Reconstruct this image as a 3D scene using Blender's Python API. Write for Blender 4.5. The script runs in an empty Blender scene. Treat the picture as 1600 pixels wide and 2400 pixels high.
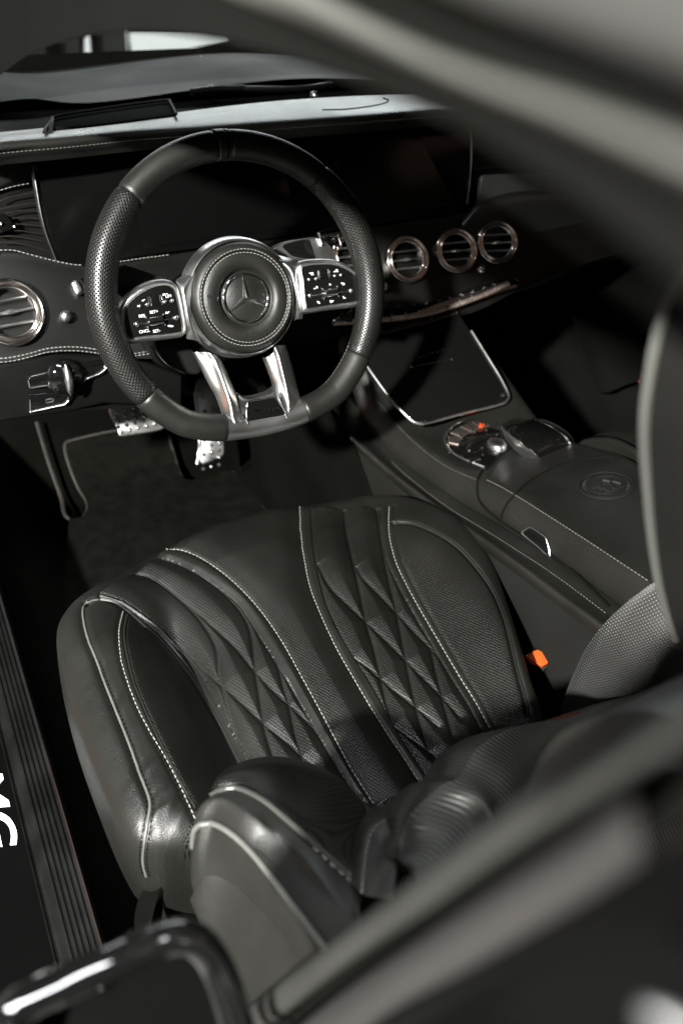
import bpy, bmesh, math, random
import numpy as np
from mathutils import Vector, Matrix
random.seed(4)
S = bpy.context.scene
COL = S.collection

# ------------------------------------------------------------------ camera
CAM = np.array([-0.74523386, -0.97320355, 1.14508288])
YAW, PITCH, ROLL = math.radians(28.40141646), math.radians(36.63427503), math.radians(-3.07690844)
FPX, PW, PH = 2051.6336, 1568.0, 2352.0
_f = np.array([math.sin(YAW) * math.cos(PITCH), math.cos(YAW) * math.cos(PITCH), -math.sin(PITCH)])
_r = np.array([math.cos(YAW), -math.sin(YAW), 0.0])
_d = np.cross(_f, _r)
RIGHT = math.cos(ROLL) * _r + math.sin(ROLL) * _d
DOWN = -math.sin(ROLL) * _r + math.cos(ROLL) * _d
cd = bpy.data.cameras.new('camera')
cam = bpy.data.objects.new('camera', cd)
COL.objects.link(cam)
cam.matrix_world = Matrix(((RIGHT[0], -DOWN[0], -_f[0], CAM[0]), (RIGHT[1], -DOWN[1], -_f[1], CAM[1]),
                           (RIGHT[2], -DOWN[2], -_f[2], CAM[2]), (0, 0, 0, 1)))
cd.sensor_fit = 'VERTICAL'
cd.sensor_height = 36.0
cd.sensor_width = 24.0
cd.lens = 36.0 * FPX / PH
cd.clip_start = 0.01
cd.clip_end = 200
cd.dof.use_dof = True
cd.dof.focus_distance = 1.05
cd.dof.aperture_fstop = 4.2
S.camera = cam

# ------------------------------------------------------------------ world, lights, exposure
W = bpy.data.worlds.new('World')
S.world = W
W.use_nodes = True
W.node_tree.nodes['Background'].inputs[0].default_value = (0.75, 0.8, 0.78, 1)
W.node_tree.nodes['Background'].inputs[1].default_value = 0.001
S.view_settings.view_transform = 'Standard'
S.view_settings.look = 'None'
S.view_settings.exposure = -0.15
S.view_settings.gamma = 1.0
S.view_settings.use_curve_mapping = False
S.cycles.max_bounces = 8
S.cycles.use_denoising = True


def area(name, loc, target, size, power, color=(1, 1, 1), size_y=None, spread=180):
    l = bpy.data.lights.new(name, 'AREA')
    l.energy = power
    l.color = color
    l.shape = 'RECTANGLE' if size_y else 'SQUARE'
    l.size = size
    if size_y:
        l.size_y = size_y
    l.spread = math.radians(spread)
    o = bpy.data.objects.new(name, l)
    COL.objects.link(o)
    o.location = loc
    d = Vector(target) - Vector(loc)
    o.rotation_euler = d.to_track_quat('-Z', 'Y').to_euler()
    return o


area('key_lamp', (-3.0, -2.2, 2.6), (-0.35, -0.30, 0.42), 0.16, 880, (1.0, 0.985, 0.94))
area('side_daylight', (-3.9, 0.4, 1.7), (-0.5, 0.2, 0.6), 3.6, 7, (0.96, 0.99, 1.0), size_y=2.2)
area('front_left_daylight', (-2.7, 3.0, 1.55), (-0.5, 0.0, 0.75), 2.0, 6, (0.96, 0.99, 1.0), size_y=1.8)
area('front_daylight', (1.9, 6.8, 2.8), (0.2, 0.3, 0.8), 5.4, 215, (0.95, 0.985, 1.0), size_y=1.3)
area('rear_reflection_panel', (-2.6, -4.2, 2.0), (-0.3, 0.2, 0.6), 2.4, 4, (0.96, 0.99, 1.0), size_y=1.8)  # added soft panel behind the camera, gives the chrome something to reflect
area('streak_strip', (-1.12, -0.92, 3.0), (-0.85, -0.75, 0.5), 1.9, 95, (0.97, 0.99, 1.0), size_y=0.22)  # added unseen strip overhead, draws the white streak on the glossy loop
area('copper_reflection_panel', (-2.7, 0.9, 0.25), (0.0, 0.2, 0.6), 0.9, 3, (1.0, 0.5, 0.34))  # added low warm panel for copper reflections in the chrome
area('right_copper_panel', (2.3, -2.2, 2.5), (0.05, 0.2, 0.55), 1.5, 3, (1.0, 0.62, 0.46))  # added warm panel, turns the switch bar and rings copper


# ------------------------------------------------------------------ photo geometry helpers
def ray(u, v):
    d = (u - PW / 2) / FPX * RIGHT + (v - PH / 2) / FPX * DOWN + _f
    return d


def aX(u, v, x):
    d = ray(u, v)
    return CAM + d * ((x - CAM[0]) / d[0])


def aY(u, v, y):
    d = ray(u, v)
    return CAM + d * ((y - CAM[1]) / d[1])


def aZ(u, v, z):
    d = ray(u, v)
    return CAM + d * ((z - CAM[2]) / d[2])


def aD(u, v, depth):
    return CAM + ray(u, v) * depth


CR = dict(A=(0, 0, 1.96), B=(800, 0, 1.96), C=(180, 500, 2.17778), D=(0, 560, 3.92), E=(780, 460, 1.9122), F=(850, 900, 2.0907),
          G=(0, 900, 1.96), H=(150, 1150, 1.96), I=(600, 1150, 1.96), J=(0, 1300, 3.36), K=(150, 1700, 1.96), L=(800, 1500, 1.96),
          O=(1200, 600, 2.352), P=(1000, 940, 3.92), a=(500, 540, 6.0308), b=(640, 540, 6.0308), c=(270, 640, 7.84), d=(480, 820, 5.6),
          e=(860, 640, 4.1263), f=(880, 540, 4.6118), g=(0, 350, 7.1273), h=(230, 880, 4.48))


def cr(k, *pts):
    x0, y0, s = CR[k]
    return [((x0 + p[0] / s) * 0.98, (y0 + p[1] / s) * 0.98) + tuple(p[2:]) for p in pts]


class Plane:
    def __init__(self, p0, n, ux=None):
        self.p = np.array(p0, float)
        self.n = np.array(n, float) / np.linalg.norm(n)
        ux = np.array(ux if ux is not None else (1, 0, 0), float)
        ux = ux - self.n * ux.dot(self.n)
        self.ux = ux / np.linalg.norm(ux)
        self.uy = np.cross(self.n, self.ux)

    def at(self, u, v, off=0.0):
        d = ray(u, v)
        return CAM + d * (((self.p + self.n * off - CAM).dot(self.n)) / d.dot(self.n))

    def loc(self, u, v, off=0.0):
        q = self.at(u, v, off) - self.p
        return (q.dot(self.ux), q.dot(self.uy), q.dot(self.n))

    def w(self, x, y, h=0.0):
        return self.p + self.ux * x + self.uy * y + self.n * h


def catmull(pts, n=12, closed=False):
    P = np.array(pts, float)
    m = len(P)
    out = []
    segs = m if closed else m - 1
    for i in range(segs):
        if closed:
            p0, p1, p2, p3 = P[(i - 1) % m], P[i], P[(i + 1) % m], P[(i + 2) % m]
        else:
            p1, p2 = P[i], P[i + 1]
            p0 = P[i - 1] if i > 0 else 2 * p1 - p2
            p3 = P[i + 2] if i + 2 < m else 2 * p2 - p1
        t = np.linspace(0, 1, n, endpoint=False)[:, None]
        out.append(0.5 * (2 * p1 + (p2 - p0) * t + (2 * p0 - 5 * p1 + 4 * p2 - p3) * t ** 2 + (3 * p1 - p0 - 3 * p2 + p3) * t ** 3))
    R = np.concatenate(out)
    if not closed:
        R = np.concatenate([R, P[-1:]])
    return R


def resamp(P, n, closed=False):
    P = np.array(P, float)
    if closed:
        P = np.concatenate([P, P[:1]])
    L = np.concatenate([[0], np.cumsum(np.linalg.norm(np.diff(P, axis=0), axis=1))])
    t = np.linspace(0, L[-1], n, endpoint=not closed)
    return np.stack([np.interp(t, L, P[:, k]) for k in range(P.shape[1])], 1)


def plen(P):
    return np.linalg.norm(np.diff(np.array(P), axis=0), axis=1).sum()


# ------------------------------------------------------------------ scene graph helpers
def tag(o, label=None, cat=None, group=None, kind=None):
    if label: o['label'] = label
    if cat: o['category'] = cat
    if group: o['group'] = group
    if kind: o['kind'] = kind
    return o


def thing(name, loc, label, cat, group=None, mat4=None):
    o = bpy.data.objects.new(name, None)
    o.empty_display_size = 0.05
    COL.objects.link(o)
    if mat4 is not None:
        o.matrix_world = mat4
    else:
        o.location = loc
    bpy.context.view_layer.update()
    return tag(o, label, cat, group)


def mesh(name, verts, faces, mat, parent=None, smooth=True, uv=None, sharp=None, attr=None, label=None, local=False):
    me = bpy.data.meshes.new(name)
    V = np.array(verts, float).reshape(-1, 3)
    o = bpy.data.objects.new(name, me)
    COL.objects.link(o)
    if parent is not None:
        o.parent = parent
        if not local:
            bpy.context.view_layer.update()
            M = np.array(parent.matrix_world.inverted())
            V = V @ M[:3, :3].T + M[:3, 3]
    me.from_pydata([tuple(p) for p in V], [], [tuple(int(i) for i in f) for f in faces])
    mats = mat if isinstance(mat, (list, tuple)) else [mat]
    for m in mats:
        me.materials.append(m)
    if smooth:
        me.polygons.foreach_set('use_smooth', [True] * len(me.polygons))
        if sharp:
            me.set_sharp_from_angle(angle=math.radians(sharp))
    if uv is not None:
        l = me.uv_layers.new(name='UVMap')
        idx = np.zeros(len(me.loops), int)
        me.loops.foreach_get('vertex_index', idx)
        l.data.foreach_set('uv', np.array(uv, float)[idx].ravel())
    if attr:
        for k, a in attr.items():
            at = me.attributes.new(k, 'FLOAT', 'POINT')
            at.data.foreach_set('value', np.array(a, float))
    me.update()
    if label: o['label'] = label
    return o


def bm_obj(name, bm, mat, parent=None, smooth=True, sharp=35, label=None):
    bmesh.ops.recalc_face_normals(bm, faces=bm.faces[:])
    v = [tuple(x.co) for x in bm.verts]
    bm.verts.index_update()
    f = [[x.index for x in p.verts] for p in bm.faces]
    bm.free()
    return mesh(name, v, f, mat, parent, smooth, sharp=sharp, label=label)


def grid_faces(nr, nc, closed=False, off=0):
    F = []
    for i in range(nr - 1):
        for j in range(nc if closed else nc - 1):
            a, b = i * nc + j, i * nc + (j + 1) % nc
            F.append((off + a, off + b, off + b + nc, off + a + nc))
    return F


class MB:
    """collects pieces of ONE mesh"""
    def __init__(self):
        self.v, self.f, self.uv = [], [], []

    def add(self, v, f, uv=None):
        o = len(self.v)
        v = [tuple(p) for p in v]
        self.v += v
        self.f += [tuple(i + o for i in q) for q in f]
        self.uv += [tuple(p) for p in uv] if uv is not None else [(0, 0)] * len(v)

    def box(self, c, X, Y, Z):
        c, X, Y, Z = (np.array(q, float) for q in (c, X, Y, Z))
        v = [c + X * a + Y * b + Z * d for a in (-1, 1) for b in (-1, 1) for d in (-1, 1)]
        self.add(v, [(0, 1, 3, 2), (4, 6, 7, 5), (0, 4, 5, 1), (2, 3, 7, 6), (0, 2, 6, 4), (1, 5, 7, 3)])

    def tube(self, P, r, n=8, closed=False, caps=True, flat=1.0, up=None):
        P = np.array(P, float)
        m = len(P)
        T = np.roll(P, -1, 0) - np.roll(P, 1, 0) if closed else np.gradient(P, axis=0)
        T /= np.linalg.norm(T, axis=1)[:, None] + 1e-12
        ref = np.array(up if up is not None else (0.3, 0.2, 0.93), float)
        A = np.cross(T, ref)
        bad = np.linalg.norm(A, axis=1) < 1e-4
        A[bad] = np.cross(T[bad], np.array([1., 0, 0]))
        A /= np.linalg.norm(A, axis=1)[:, None]
        B = np.cross(A, T)
        th = np.linspace(0, 2 * math.pi, n, endpoint=False)
        rr = np.full(m, r) if np.isscalar(r) else np.array(r)
        V = P[:, None] + rr[:, None, None] * (np.cos(th)[None, :, None] * A[:, None] + flat * np.sin(th)[None, :, None] * B[:, None])
        V = V.reshape(-1, 3)
        F = []
        for i in range(m if closed else m - 1):
            for j in range(n):
                a, b = i * n + j, i * n + (j + 1) % n
                c, d = ((i + 1) % m) * n + (j + 1) % n, ((i + 1) % m) * n + j
                F.append((a, b, c, d))
        if not closed and caps:
            F += [tuple(range(n))[::-1], tuple(range((m - 1) * n, m * n))]
        self.add(V, F)

    def ball(self, c, r, n=10, sc=(1, 1, 1)):
        V, c = [], np.array(c)
        for i in range(n // 2 + 1):
            ph = math.pi * i / (n // 2)
            for j in range(n):
                th = 2 * math.pi * j / n
                V.append(c + r * np.array([math.sin(ph) * math.cos(th) * sc[0], math.sin(ph) * math.sin(th) * sc[1], math.cos(ph) * sc[2]]))
        self.add(V, grid_faces(n // 2 + 1, n, True))

    def obj(self, name, mat, parent=None, smooth=True, sharp=40, label=None, uv=False):
        return mesh(name, self.v, self.f, mat, parent, smooth, uv=self.uv if uv else None, sharp=sharp, label=label)


def tube(name, P, r, mat, parent, n=8, closed=False, flat=1.0, up=None, label=None):
    b = MB()
    b.tube(P, r, n, closed, True, flat, up)
    return b.obj(name, mat, parent, label=label)


def panel(name, pts3, normal, thick, mat, parent=None, bevel=0.0015, holes=None, label=None, segs=3, uvs=None):
    """closed outline in 3D, extruded backwards along -normal, with bevelled front edge"""
    bm = bmesh.new()
    vs = [bm.verts.new(p) for p in pts3]
    n = Vector(normal).normalized()
    if holes:
        es = [bm.edges.new((vs[i], vs[(i + 1) % len(vs)])) for i in range(len(vs))]
        for h in holes:
            hv = [bm.verts.new(p) for p in h]
            es += [bm.edges.new((hv[i], hv[(i + 1) % len(hv)])) for i in range(len(hv))]
        bmesh.ops.triangle_fill(bm, edges=es, use_beauty=True, normal=n)
        front = bm.faces[:]
    else:
        front = [bm.faces.new(vs)]
        if front[0].normal.dot(n) < 0: pass
    g = bmesh.ops.extrude_face_region(bm, geom=front)
    ev = [x for x in g['geom'] if isinstance(x, bmesh.types.BMVert)]
    bmesh.ops.translate(bm, verts=ev, vec=-n * thick)
    bmesh.ops.recalc_face_normals(bm, faces=bm.faces[:])
    if bevel:
        evs = set(ev)
        ed = []
        for e in bm.edges:
            if e.verts[0] in evs or e.verts[1] in evs: continue
            if len(e.link_faces) == 2 and e.calc_face_angle(0) > 0.9: ed.append(e)
        bmesh.ops.bevel(bm, geom=ed, offset=bevel, segments=segs, profile=0.5, affect='EDGES', clamp_overlap=True)
    return bm_obj(name, bm, mat, parent, sharp=50, label=label)


def loft(name, rows, mat, parent, nc=60, nr=None, closed=False, label=None, sub=1, uvmode=None, solid=0.0):
    """surface through rows of 3D points (each row smoothed), rows themselves smoothed when sub>1"""
    R = np.array([resamp(catmull(r, 10), nc) for r in rows])
    if sub > 1:
        R = np.stack([catmull(R[:, j], sub) for j in range(nc)], 1)
    nr = len(R)
    V = R.reshape(-1, 3)
    L0 = np.concatenate([np.zeros((nr, 1)), np.cumsum(np.linalg.norm(np.diff(R, axis=1), axis=2), 1)], 1)
    L1 = np.concatenate([np.zeros((1, nc)), np.cumsum(np.linalg.norm(np.diff(R, axis=0), axis=2), 0)], 0)
    uv = np.stack([L0, L1], 2).reshape(-1, 2)
    if uvmode == 'param':
        uv = np.stack([np.broadcast_to(np.linspace(0, L0[:, -1].mean(), nc), (nr, nc)), np.broadcast_to(np.linspace(0, L1[-1].mean(), nr)[:, None], (nr, nc))], 2).reshape(-1, 2)
    elif uvmode == 'side':
        uv = np.stack([(V[:, 0] - V[:, 1]) * 0.71, V[:, 2] + 0.3 * V[:, 1]], 1)
    F = grid_faces(nr, nc)
    if solid:
        N = np.cross(np.gradient(R, axis=1), np.gradient(R, axis=0))
        N /= np.linalg.norm(N, axis=2)[:, :, None] + 1e-12
        if ((CAM - R) * N).sum() < 0: N = -N
        B = (R - N * solid).reshape(-1, 3)
        k = nr * nc
        V = np.concatenate([V, B])
        uv = np.concatenate([uv, uv])
        F2 = [tuple(i + k for i in q[::-1]) for q in F]
        ring = [j for j in range(nc)] + [i * nc + nc - 1 for i in range(1, nr)] + [(nr - 1) * nc + j for j in range(nc - 2, -1, -1)] + [i * nc for i in range(nr - 2, 0, -1)]
        F3 = [(ring[i], ring[(i + 1) % len(ring)], ring[(i + 1) % len(ring)] + k, ring[i] + k) for i in range(len(ring))]
        F = F + F2 + F3
    return mesh(name, V, F, mat, parent, uv=uv, sharp=60, label=label)


def stitches(b, P, dash=0.0035, gap=0.002, r=0.0006, lift=None):
    """short thread segments along a polyline, into MB b"""
    P = np.array(P)
    L = plen(P)
    n = max(2, int(L / (dash + gap)))
    Q = resamp(P, n * 3 + 1)
    for i in range(n):
        a, c = Q[i * 3], Q[i * 3 + 2]
        d = c - a
        if lift is not None:
            a, c = a + lift, c + lift
        mid = (a + c) / 2
        b.tube([a, mid, c], [r * 0.6, r, r * 0.6], 5)


def text_mesh(name, body, size, mat, parent, M, extrude=0.0004, shear=0.0, bold=0.0, align='CENTER', xs=1.0):
    c = bpy.data.curves.new(name, 'FONT')
    c.body = body
    c.size = size
    c.extrude = extrude
    c.shear = shear
    c.offset = bold
    c.align_x = align
    c.align_y = 'CENTER'
    t = bpy.data.objects.new(name, c)
    COL.objects.link(t)
    bpy.context.view_layer.update()
    me = bpy.data.meshes.new_from_object(t.evaluated_get(bpy.context.evaluated_depsgraph_get()))
    bpy.data.objects.remove(t)
    V = np.array([tuple(v.co) for v in me.vertices])
    F = [tuple(p.vertices) for p in me.polygons]
    bpy.data.meshes.remove(me)
    V[:, 0] *= xs
    A = np.array(M)
    V = V @ A[:3, :3].T + A[:3, 3]
    return mesh(name, V, F, mat, parent, smooth=False)


def frame(o, x, y, n):
    M = np.eye(4)
    for i, a in enumerate((x, y, n)):
        M[:3, i] = np.array(a, float) / np.linalg.norm(a)
    M[:3, 3] = o
    return M


# ------------------------------------------------------------------ materials
def mat(name, color, rough=0.5, metal=0.0, spec=0.5, coat=0.0, bump=0.0, bscale=600, var=0.0, vscale=6, emit=None, estr=0.0, perf=None, sheen=0.0, trans=0.0, aniso=0.0, perf_attr=False, rvar=0.08, soft=0.0):
    m = bpy.data.materials.new(name)
    m.use_nodes = True
    nt = m.node_tree
    p = nt.nodes['Principled BSDF']
    p.inputs['Base Color'].default_value = (*color, 1)
    p.inputs['Roughness'].default_value = rough
    p.inputs['Metallic'].default_value = metal
    p.inputs['Specular IOR Level'].default_value = spec
    p.inputs['Coat Weight'].default_value = coat
    p.inputs['Coat Roughness'].default_value = 0.05
    p.inputs['Sheen Weight'].default_value = sheen
    p.inputs['Transmission Weight'].default_value = trans
    N = nt.nodes.new
    lk = nt.links.new
    tc = N('ShaderNodeTexCoord')
    col = None
    if var:
        no = N('ShaderNodeTexNoise')
        no.inputs['Scale'].default_value = vscale
        no.inputs['Detail'].default_value = 6
        lk(tc.outputs['Object'], no.inputs['Vector'])
        mp = N('ShaderNodeMapRange')
        mp.inputs['From Min'].default_value = 0.3
        mp.inputs['From Max'].default_value = 0.7
        mp.inputs['To Min'].default_value = 1 - var
        mp.inputs['To Max'].default_value = 1 + var
        lk(no.outputs['Fac'], mp.inputs['Value'])
        mx = N('ShaderNodeVectorMath')
        mx.operation = 'SCALE'
        mx.inputs[0].default_value = color
        lk(mp.outputs[0], mx.inputs['Scale'])
        col = mx.outputs[0]
        mr = N('ShaderNodeMapRange')
        mr.inputs['From Min'].default_value = 0.3
        mr.inputs['From Max'].default_value = 0.7
        mr.inputs['To Min'].default_value = max(0.02, rough - rvar)
        mr.inputs['To Max'].default_value = min(1, rough + rvar)
        lk(no.outputs['Fac'], mr.inputs['Value'])
        lk(mr.outputs[0], p.inputs['Roughness'])
    h = None
    if bump:
        vo = N('ShaderNodeTexVoronoi')
        vo.inputs['Scale'].default_value = bscale
        lk(tc.outputs['Object'], vo.inputs['Vector'])
        h = vo.outputs['Distance']
    if perf:
        uvn = N('ShaderNodeUVMap')
        ds = []
        for o in (0.0, 0.5):
            ma = N('ShaderNodeVectorMath')
            ma.operation = 'MULTIPLY_ADD'
            ma.inputs[1].default_value = (1 / perf, 1 / perf, 0)
            ma.inputs[2].default_value = (o, o, 0)
            lk(uvn.outputs[0], ma.inputs[0])
            fr = N('ShaderNodeVectorMath')
            fr.operation = 'FRACTION'
            lk(ma.outputs[0], fr.inputs[0])
            dd = N('ShaderNodeVectorMath')
            dd.operation = 'DISTANCE'
            dd.inputs[1].default_value = (0.5, 0.5, 0)
            lk(fr.outputs[0], dd.inputs[0])
            ds.append(dd.outputs['Value'])
        mn = N('ShaderNodeMath')
        mn.operation = 'MINIMUM'
        lk(ds[0], mn.inputs[0])
        lk(ds[1], mn.inputs[1])
        st = N('ShaderNodeMapRange')
        st.inputs['From Min'].default_value = 0.13
        st.inputs['From Max'].default_value = 0.25
        lk(mn.outputs[0], st.inputs['Value'])
        dot = st.outputs[0]          # 0 in a hole, 1 on the leather
        if perf_attr:
            at = N('ShaderNodeAttribute')
            at.attribute_name = 'perf'
            inv = N('ShaderNodeMath')
            inv.operation = 'SUBTRACT'
            inv.inputs[0].default_value = 1
            lk(dot, inv.inputs[1])
            mm = N('ShaderNodeMath')
            mm.operation = 'MULTIPLY'
            lk(inv.outputs[0], mm.inputs[0])
            lk(at.outputs['Fac'], mm.inputs[1])
            iv = N('ShaderNodeMath')
            iv.operation = 'SUBTRACT'
            iv.inputs[0].default_value = 1
            lk(mm.outputs[0], iv.inputs[1])
            dot = iv.outputs[0]
        sc = N('ShaderNodeMapRange')
        sc.inputs['To Min'].default_value = 0.06
        sc.inputs['To Max'].default_value = 1
        lk(dot, sc.inputs['Value'])
        m2 = N('ShaderNodeVectorMath')
        m2.operation = 'SCALE'
        m2.inputs[0].default_value = color
        if col: lk(col, m2.inputs[0])
        lk(sc.outputs[0], m2.inputs['Scale'])
        col = m2.outputs[0]
        sp = N('ShaderNodeMath')
        sp.operation = 'MULTIPLY'
        sp.inputs[1].default_value = spec
        lk(sc.outputs[0], sp.inputs[0])
        lk(sp.outputs[0], p.inputs['Specular IOR Level'])
        b2 = N('ShaderNodeBump')
        b2.inputs['Strength'].default_value = 0.5
        b2.inputs['Distance'].default_value = 0.0008
        lk(dot, b2.inputs['Height'])
        lk(b2.outputs[0], p.inputs['Normal'])
        last = b2
    if col: lk(col, p.inputs['Base Color'])
    if bump:
        b = N('ShaderNodeBump')
        b.inputs['Strength'].default_value = bump
        b.inputs['Distance'].default_value = 0.0006
        lk(h, b.inputs['Height'])
        if perf: lk(b.outputs[0], last.inputs['Normal'])
        else: lk(b.outputs[0], p.inputs['Normal'])
    if soft:
        ns = N('ShaderNodeTexNoise')
        ns.inputs['Scale'].default_value = 22
        ns.inputs['Detail'].default_value = 4
        ns.inputs['Distortion'].default_value = 0.6
        lk(tc.outputs['Object'], ns.inputs['Vector'])
        bs = N('ShaderNodeBump')
        bs.inputs['Strength'].default_value = 0.6
        bs.inputs['Distance'].default_value = soft
        lk(ns.outputs['Fac'], bs.inputs['Height'])
        if p.inputs['Normal'].links:
            lk(p.inputs['Normal'].links[0].from_socket, bs.inputs['Normal'])
        lk(bs.outputs[0], p.inputs['Normal'])
    if emit:
        p.inputs['Emission Color'].default_value = (*emit, 1)
        p.inputs['Emission Strength'].default_value = estr
    return m


LC = (0.0075, 0.0075, 0.0062)
M_leather = mat('black_leather', LC, 0.42, bump=0.4, bscale=650, var=0.2, vscale=9, soft=0.0012)
M_leather_s = mat('smooth_black_leather', LC, 0.46, bump=0.3, bscale=700, var=0.2, vscale=12, soft=0.0016)
M_perf = mat('perforated_leather', LC, 0.34, bump=0.15, bscale=800, var=0.15, vscale=10, perf=0.0056, soft=0.001)
M_seat = mat('seat_leather', LC, 0.42, bump=0.35, bscale=700, var=0.2, vscale=10, soft=0.0012, perf=0.0042, perf_attr=True)
M_grip = mat('perforated_grip_leather', (0.008, 0.008, 0.007), 0.36, bump=0.1, bscale=800, perf=0.0046)
M_dash = mat('dash_leather', (0.014, 0.014, 0.0125), 0.33, bump=0.35, bscale=500, var=0.1, vscale=7)
M_fascia = mat('black_trim', (0.004, 0.004, 0.0036), 0.42, spec=0.16, bump=0.1, bscale=900, var=0.15, vscale=8)
M_cowl = mat('cowl_plastic', (0.004, 0.004, 0.004), 0.8, spec=0.08, var=0.2)
M_plastic = mat('black_plastic', (0.0035, 0.0035, 0.0031), 0.6, spec=0.2, bump=0.2, bscale=1200, var=0.15)
M_gloss = mat('piano_black', (0.004, 0.004, 0.004), 0.06, coat=0.5, var=0.05, vscale=5, rvar=0.03)
M_screen = mat('screen_glass', (0.004, 0.0043, 0.0037), 0.2, spec=0.2, var=0.05, rvar=0.04)
M_scrframe = mat('screen_surround', (0.002, 0.002, 0.002), 0.15, spec=0.15, var=0.05, rvar=0.04)
M_void = mat('dark_cavity', (0.0015, 0.0015, 0.0015), 0.9, spec=0.05)
M_chrome = mat('chrome', (0.8, 0.8, 0.8), 0.16, metal=1, var=0.03, vscale=15, rvar=0.04)
M_satin = mat('satin_silver', (0.66, 0.66, 0.65), 0.32, metal=1, var=0.05, vscale=20, rvar=0.05)
M_vent = mat('warm_tinted_chrome', (0.80, 0.75, 0.71), 0.15, metal=1, var=0.04, vscale=30, rvar=0.04)  # warm tint stands for copper reflections on the vent rings
M_copper_lit = mat('copper_lit_satin', (0.80, 0.69, 0.62), 0.5, metal=1, var=0.08, vscale=60)  # copper reflections of the switch bar put into the metal colour
M_dchrome = mat('dark_chrome', (0.16, 0.16, 0.16), 0.2, metal=1, var=0.05, vscale=20, rvar=0.05)
M_carpet = mat('black_carpet', (0.0025, 0.0026, 0.0021), 0.95, spec=0.03, bump=1.0, bscale=1400, var=0.4, vscale=7)
M_mat = mat('mat_velour', (0.0048, 0.005, 0.0039), 0.95, spec=0.03, bump=1.0, bscale=1600, var=0.35, vscale=40)
M_bind = mat('mat_binding', (0.028, 0.025, 0.021), 0.6, bump=0.4, bscale=900, var=0.2, vscale=30)
M_thread = mat('pale_thread', (0.26, 0.26, 0.235), 0.6, var=0.1, vscale=80)
M_thread_d = mat('dull_thread', (0.09, 0.09, 0.078), 0.6, var=0.1, vscale=80)
M_pipe = mat('pale_piping', (0.085, 0.085, 0.078), 0.5, var=0.08, vscale=40)
M_head = mat('headliner_cloth', (0.10, 0.10, 0.09), 0.9, bump=0.5, bscale=900, var=0.15)
M_paint = mat('car_paint', (0.022, 0.022, 0.021), 0.5, spec=0.03, coat=0.0, var=0.1, vscale=4)
M_trimgrey = mat('grey_pillar_trim', (0.058, 0.058, 0.052), 0.6, spec=0.25, bump=0.2, bscale=700, var=0.08)
M_seal = mat('rubber_seal', (0.0045, 0.0045, 0.004), 0.9, spec=0.02, var=0.1)
M_blackpaint = mat('black_car_paint', (0.004, 0.004, 0.004), 0.08, coat=1.0, var=0.05, rvar=0.03)
M_icon = mat('white_icon', (0.75, 0.78, 0.78), 0.4, emit=(0.9, 1, 1), estr=0.10, var=0.05)
M_sill = mat('ribbed_sill_trim', (0.005, 0.005, 0.0046), 0.36, var=0.2, vscale=20, bump=0.2, bscale=600)
M_letter = mat('lit_lettering', (0.8, 0.82, 0.82), 0.4, emit=(0.9, 0.97, 1.0), estr=0.55, var=0.02)
M_orange = mat('orange_button', (0.45, 0.055, 0.006), 0.35, emit=(1.0, 0.12, 0.0), estr=0.03, var=0.1, vscale=60)
M_redlamp = mat('red_indicator', (0.8, 0.06, 0.01), 0.3, emit=(1.0, 0.10, 0.01), estr=0.5, var=0.05)
M_alu = mat('pedal_aluminium', (0.5, 0.5, 0.49), 0.33, metal=1, var=0.1, vscale=40)
M_rubber = mat('rubber_stud', (0.01, 0.01, 0.01), 0.6, var=0.1)
M_pod = mat('pod_panel', (0.004, 0.004, 0.004), 0.25, spec=0.25, var=0.1, vscale=30)
M_roof = mat('roof_paint', (0.027, 0.027, 0.025), 0.5, spec=0.3, var=0.1)
M_window = mat('daylit_window', (0.8, 0.82, 0.82), 0.5, emit=(0.9, 0.96, 0.95), estr=0.6, var=0.05)
M_wall = mat('garage_wall_paint', (0.03, 0.03, 0.028), 0.8, var=0.25, vscale=2)
M_floor = mat('concrete', (0.10, 0.10, 0.095), 0.5, var=0.3, vscale=2, bump=0.2, bscale=120)

# ================================================================== SETTING
def sheet(name, x0, x1, y0, y1, z, m, parent=None, kind=None, label=None):
    o = mesh(name, [(x0, y0, z), (x1, y0, z), (x1, y1, z), (x0, y1, z)], [(0, 1, 2, 3)], m, parent, smooth=False, label=label)
    if kind: o['kind'] = kind
    return o


sheet('garage_floor', -30, 30, -20, 40, -0.36, M_floor, kind='structure')
gw = MB()
gw.box((0, 7.2, 1.0), (14, 0, 0), (0, 0.1, 0), (0, 0, 1.4))
wall = tag(gw.obj('garage_wall', M_wall, smooth=False), 'dark garage wall seen beyond the windscreen', 'wall')


def pane(pts, label):
    P = [aY(u, v, 6.9) for u, v in pts]
    t = thing('lit_window', P[0], label, 'window', 'bright windows beyond the bonnet')
    panel('pane', P, (0, -1, 0), 0.05, M_window, t, bevel=0)
    fr = MB()
    fr.tube([p + np.array([0, -0.02, 0]) for p in P], 0.03, 6, closed=True)
    fr.obj('frame', M_plastic, t)


pane([(292, 60), (520, 60), (527, 96), (420, 122), (345, 140), (298, 146)], 'widest pale window beyond the bonnet, tapering to the right')
pane([(186, 70), (212, 70), (216, 148), (188, 150)], 'narrow upright white window slit left of the wide window')
pane([(112, 90), (126, 90), (134, 160), (116, 164)], 'leftmost and thinnest white window slit beyond the bonnet')

# ================================================================== CAR BODY
body = thing('car_body', (0, 0, 0), 'dark car shell with roof rail, pillar, sill and bonnet around the black cabin', 'car')


PILLAR_FOOT = [(-0.715, 0.80, 0.74), (-0.69, 0.62, 0.845)]


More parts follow.
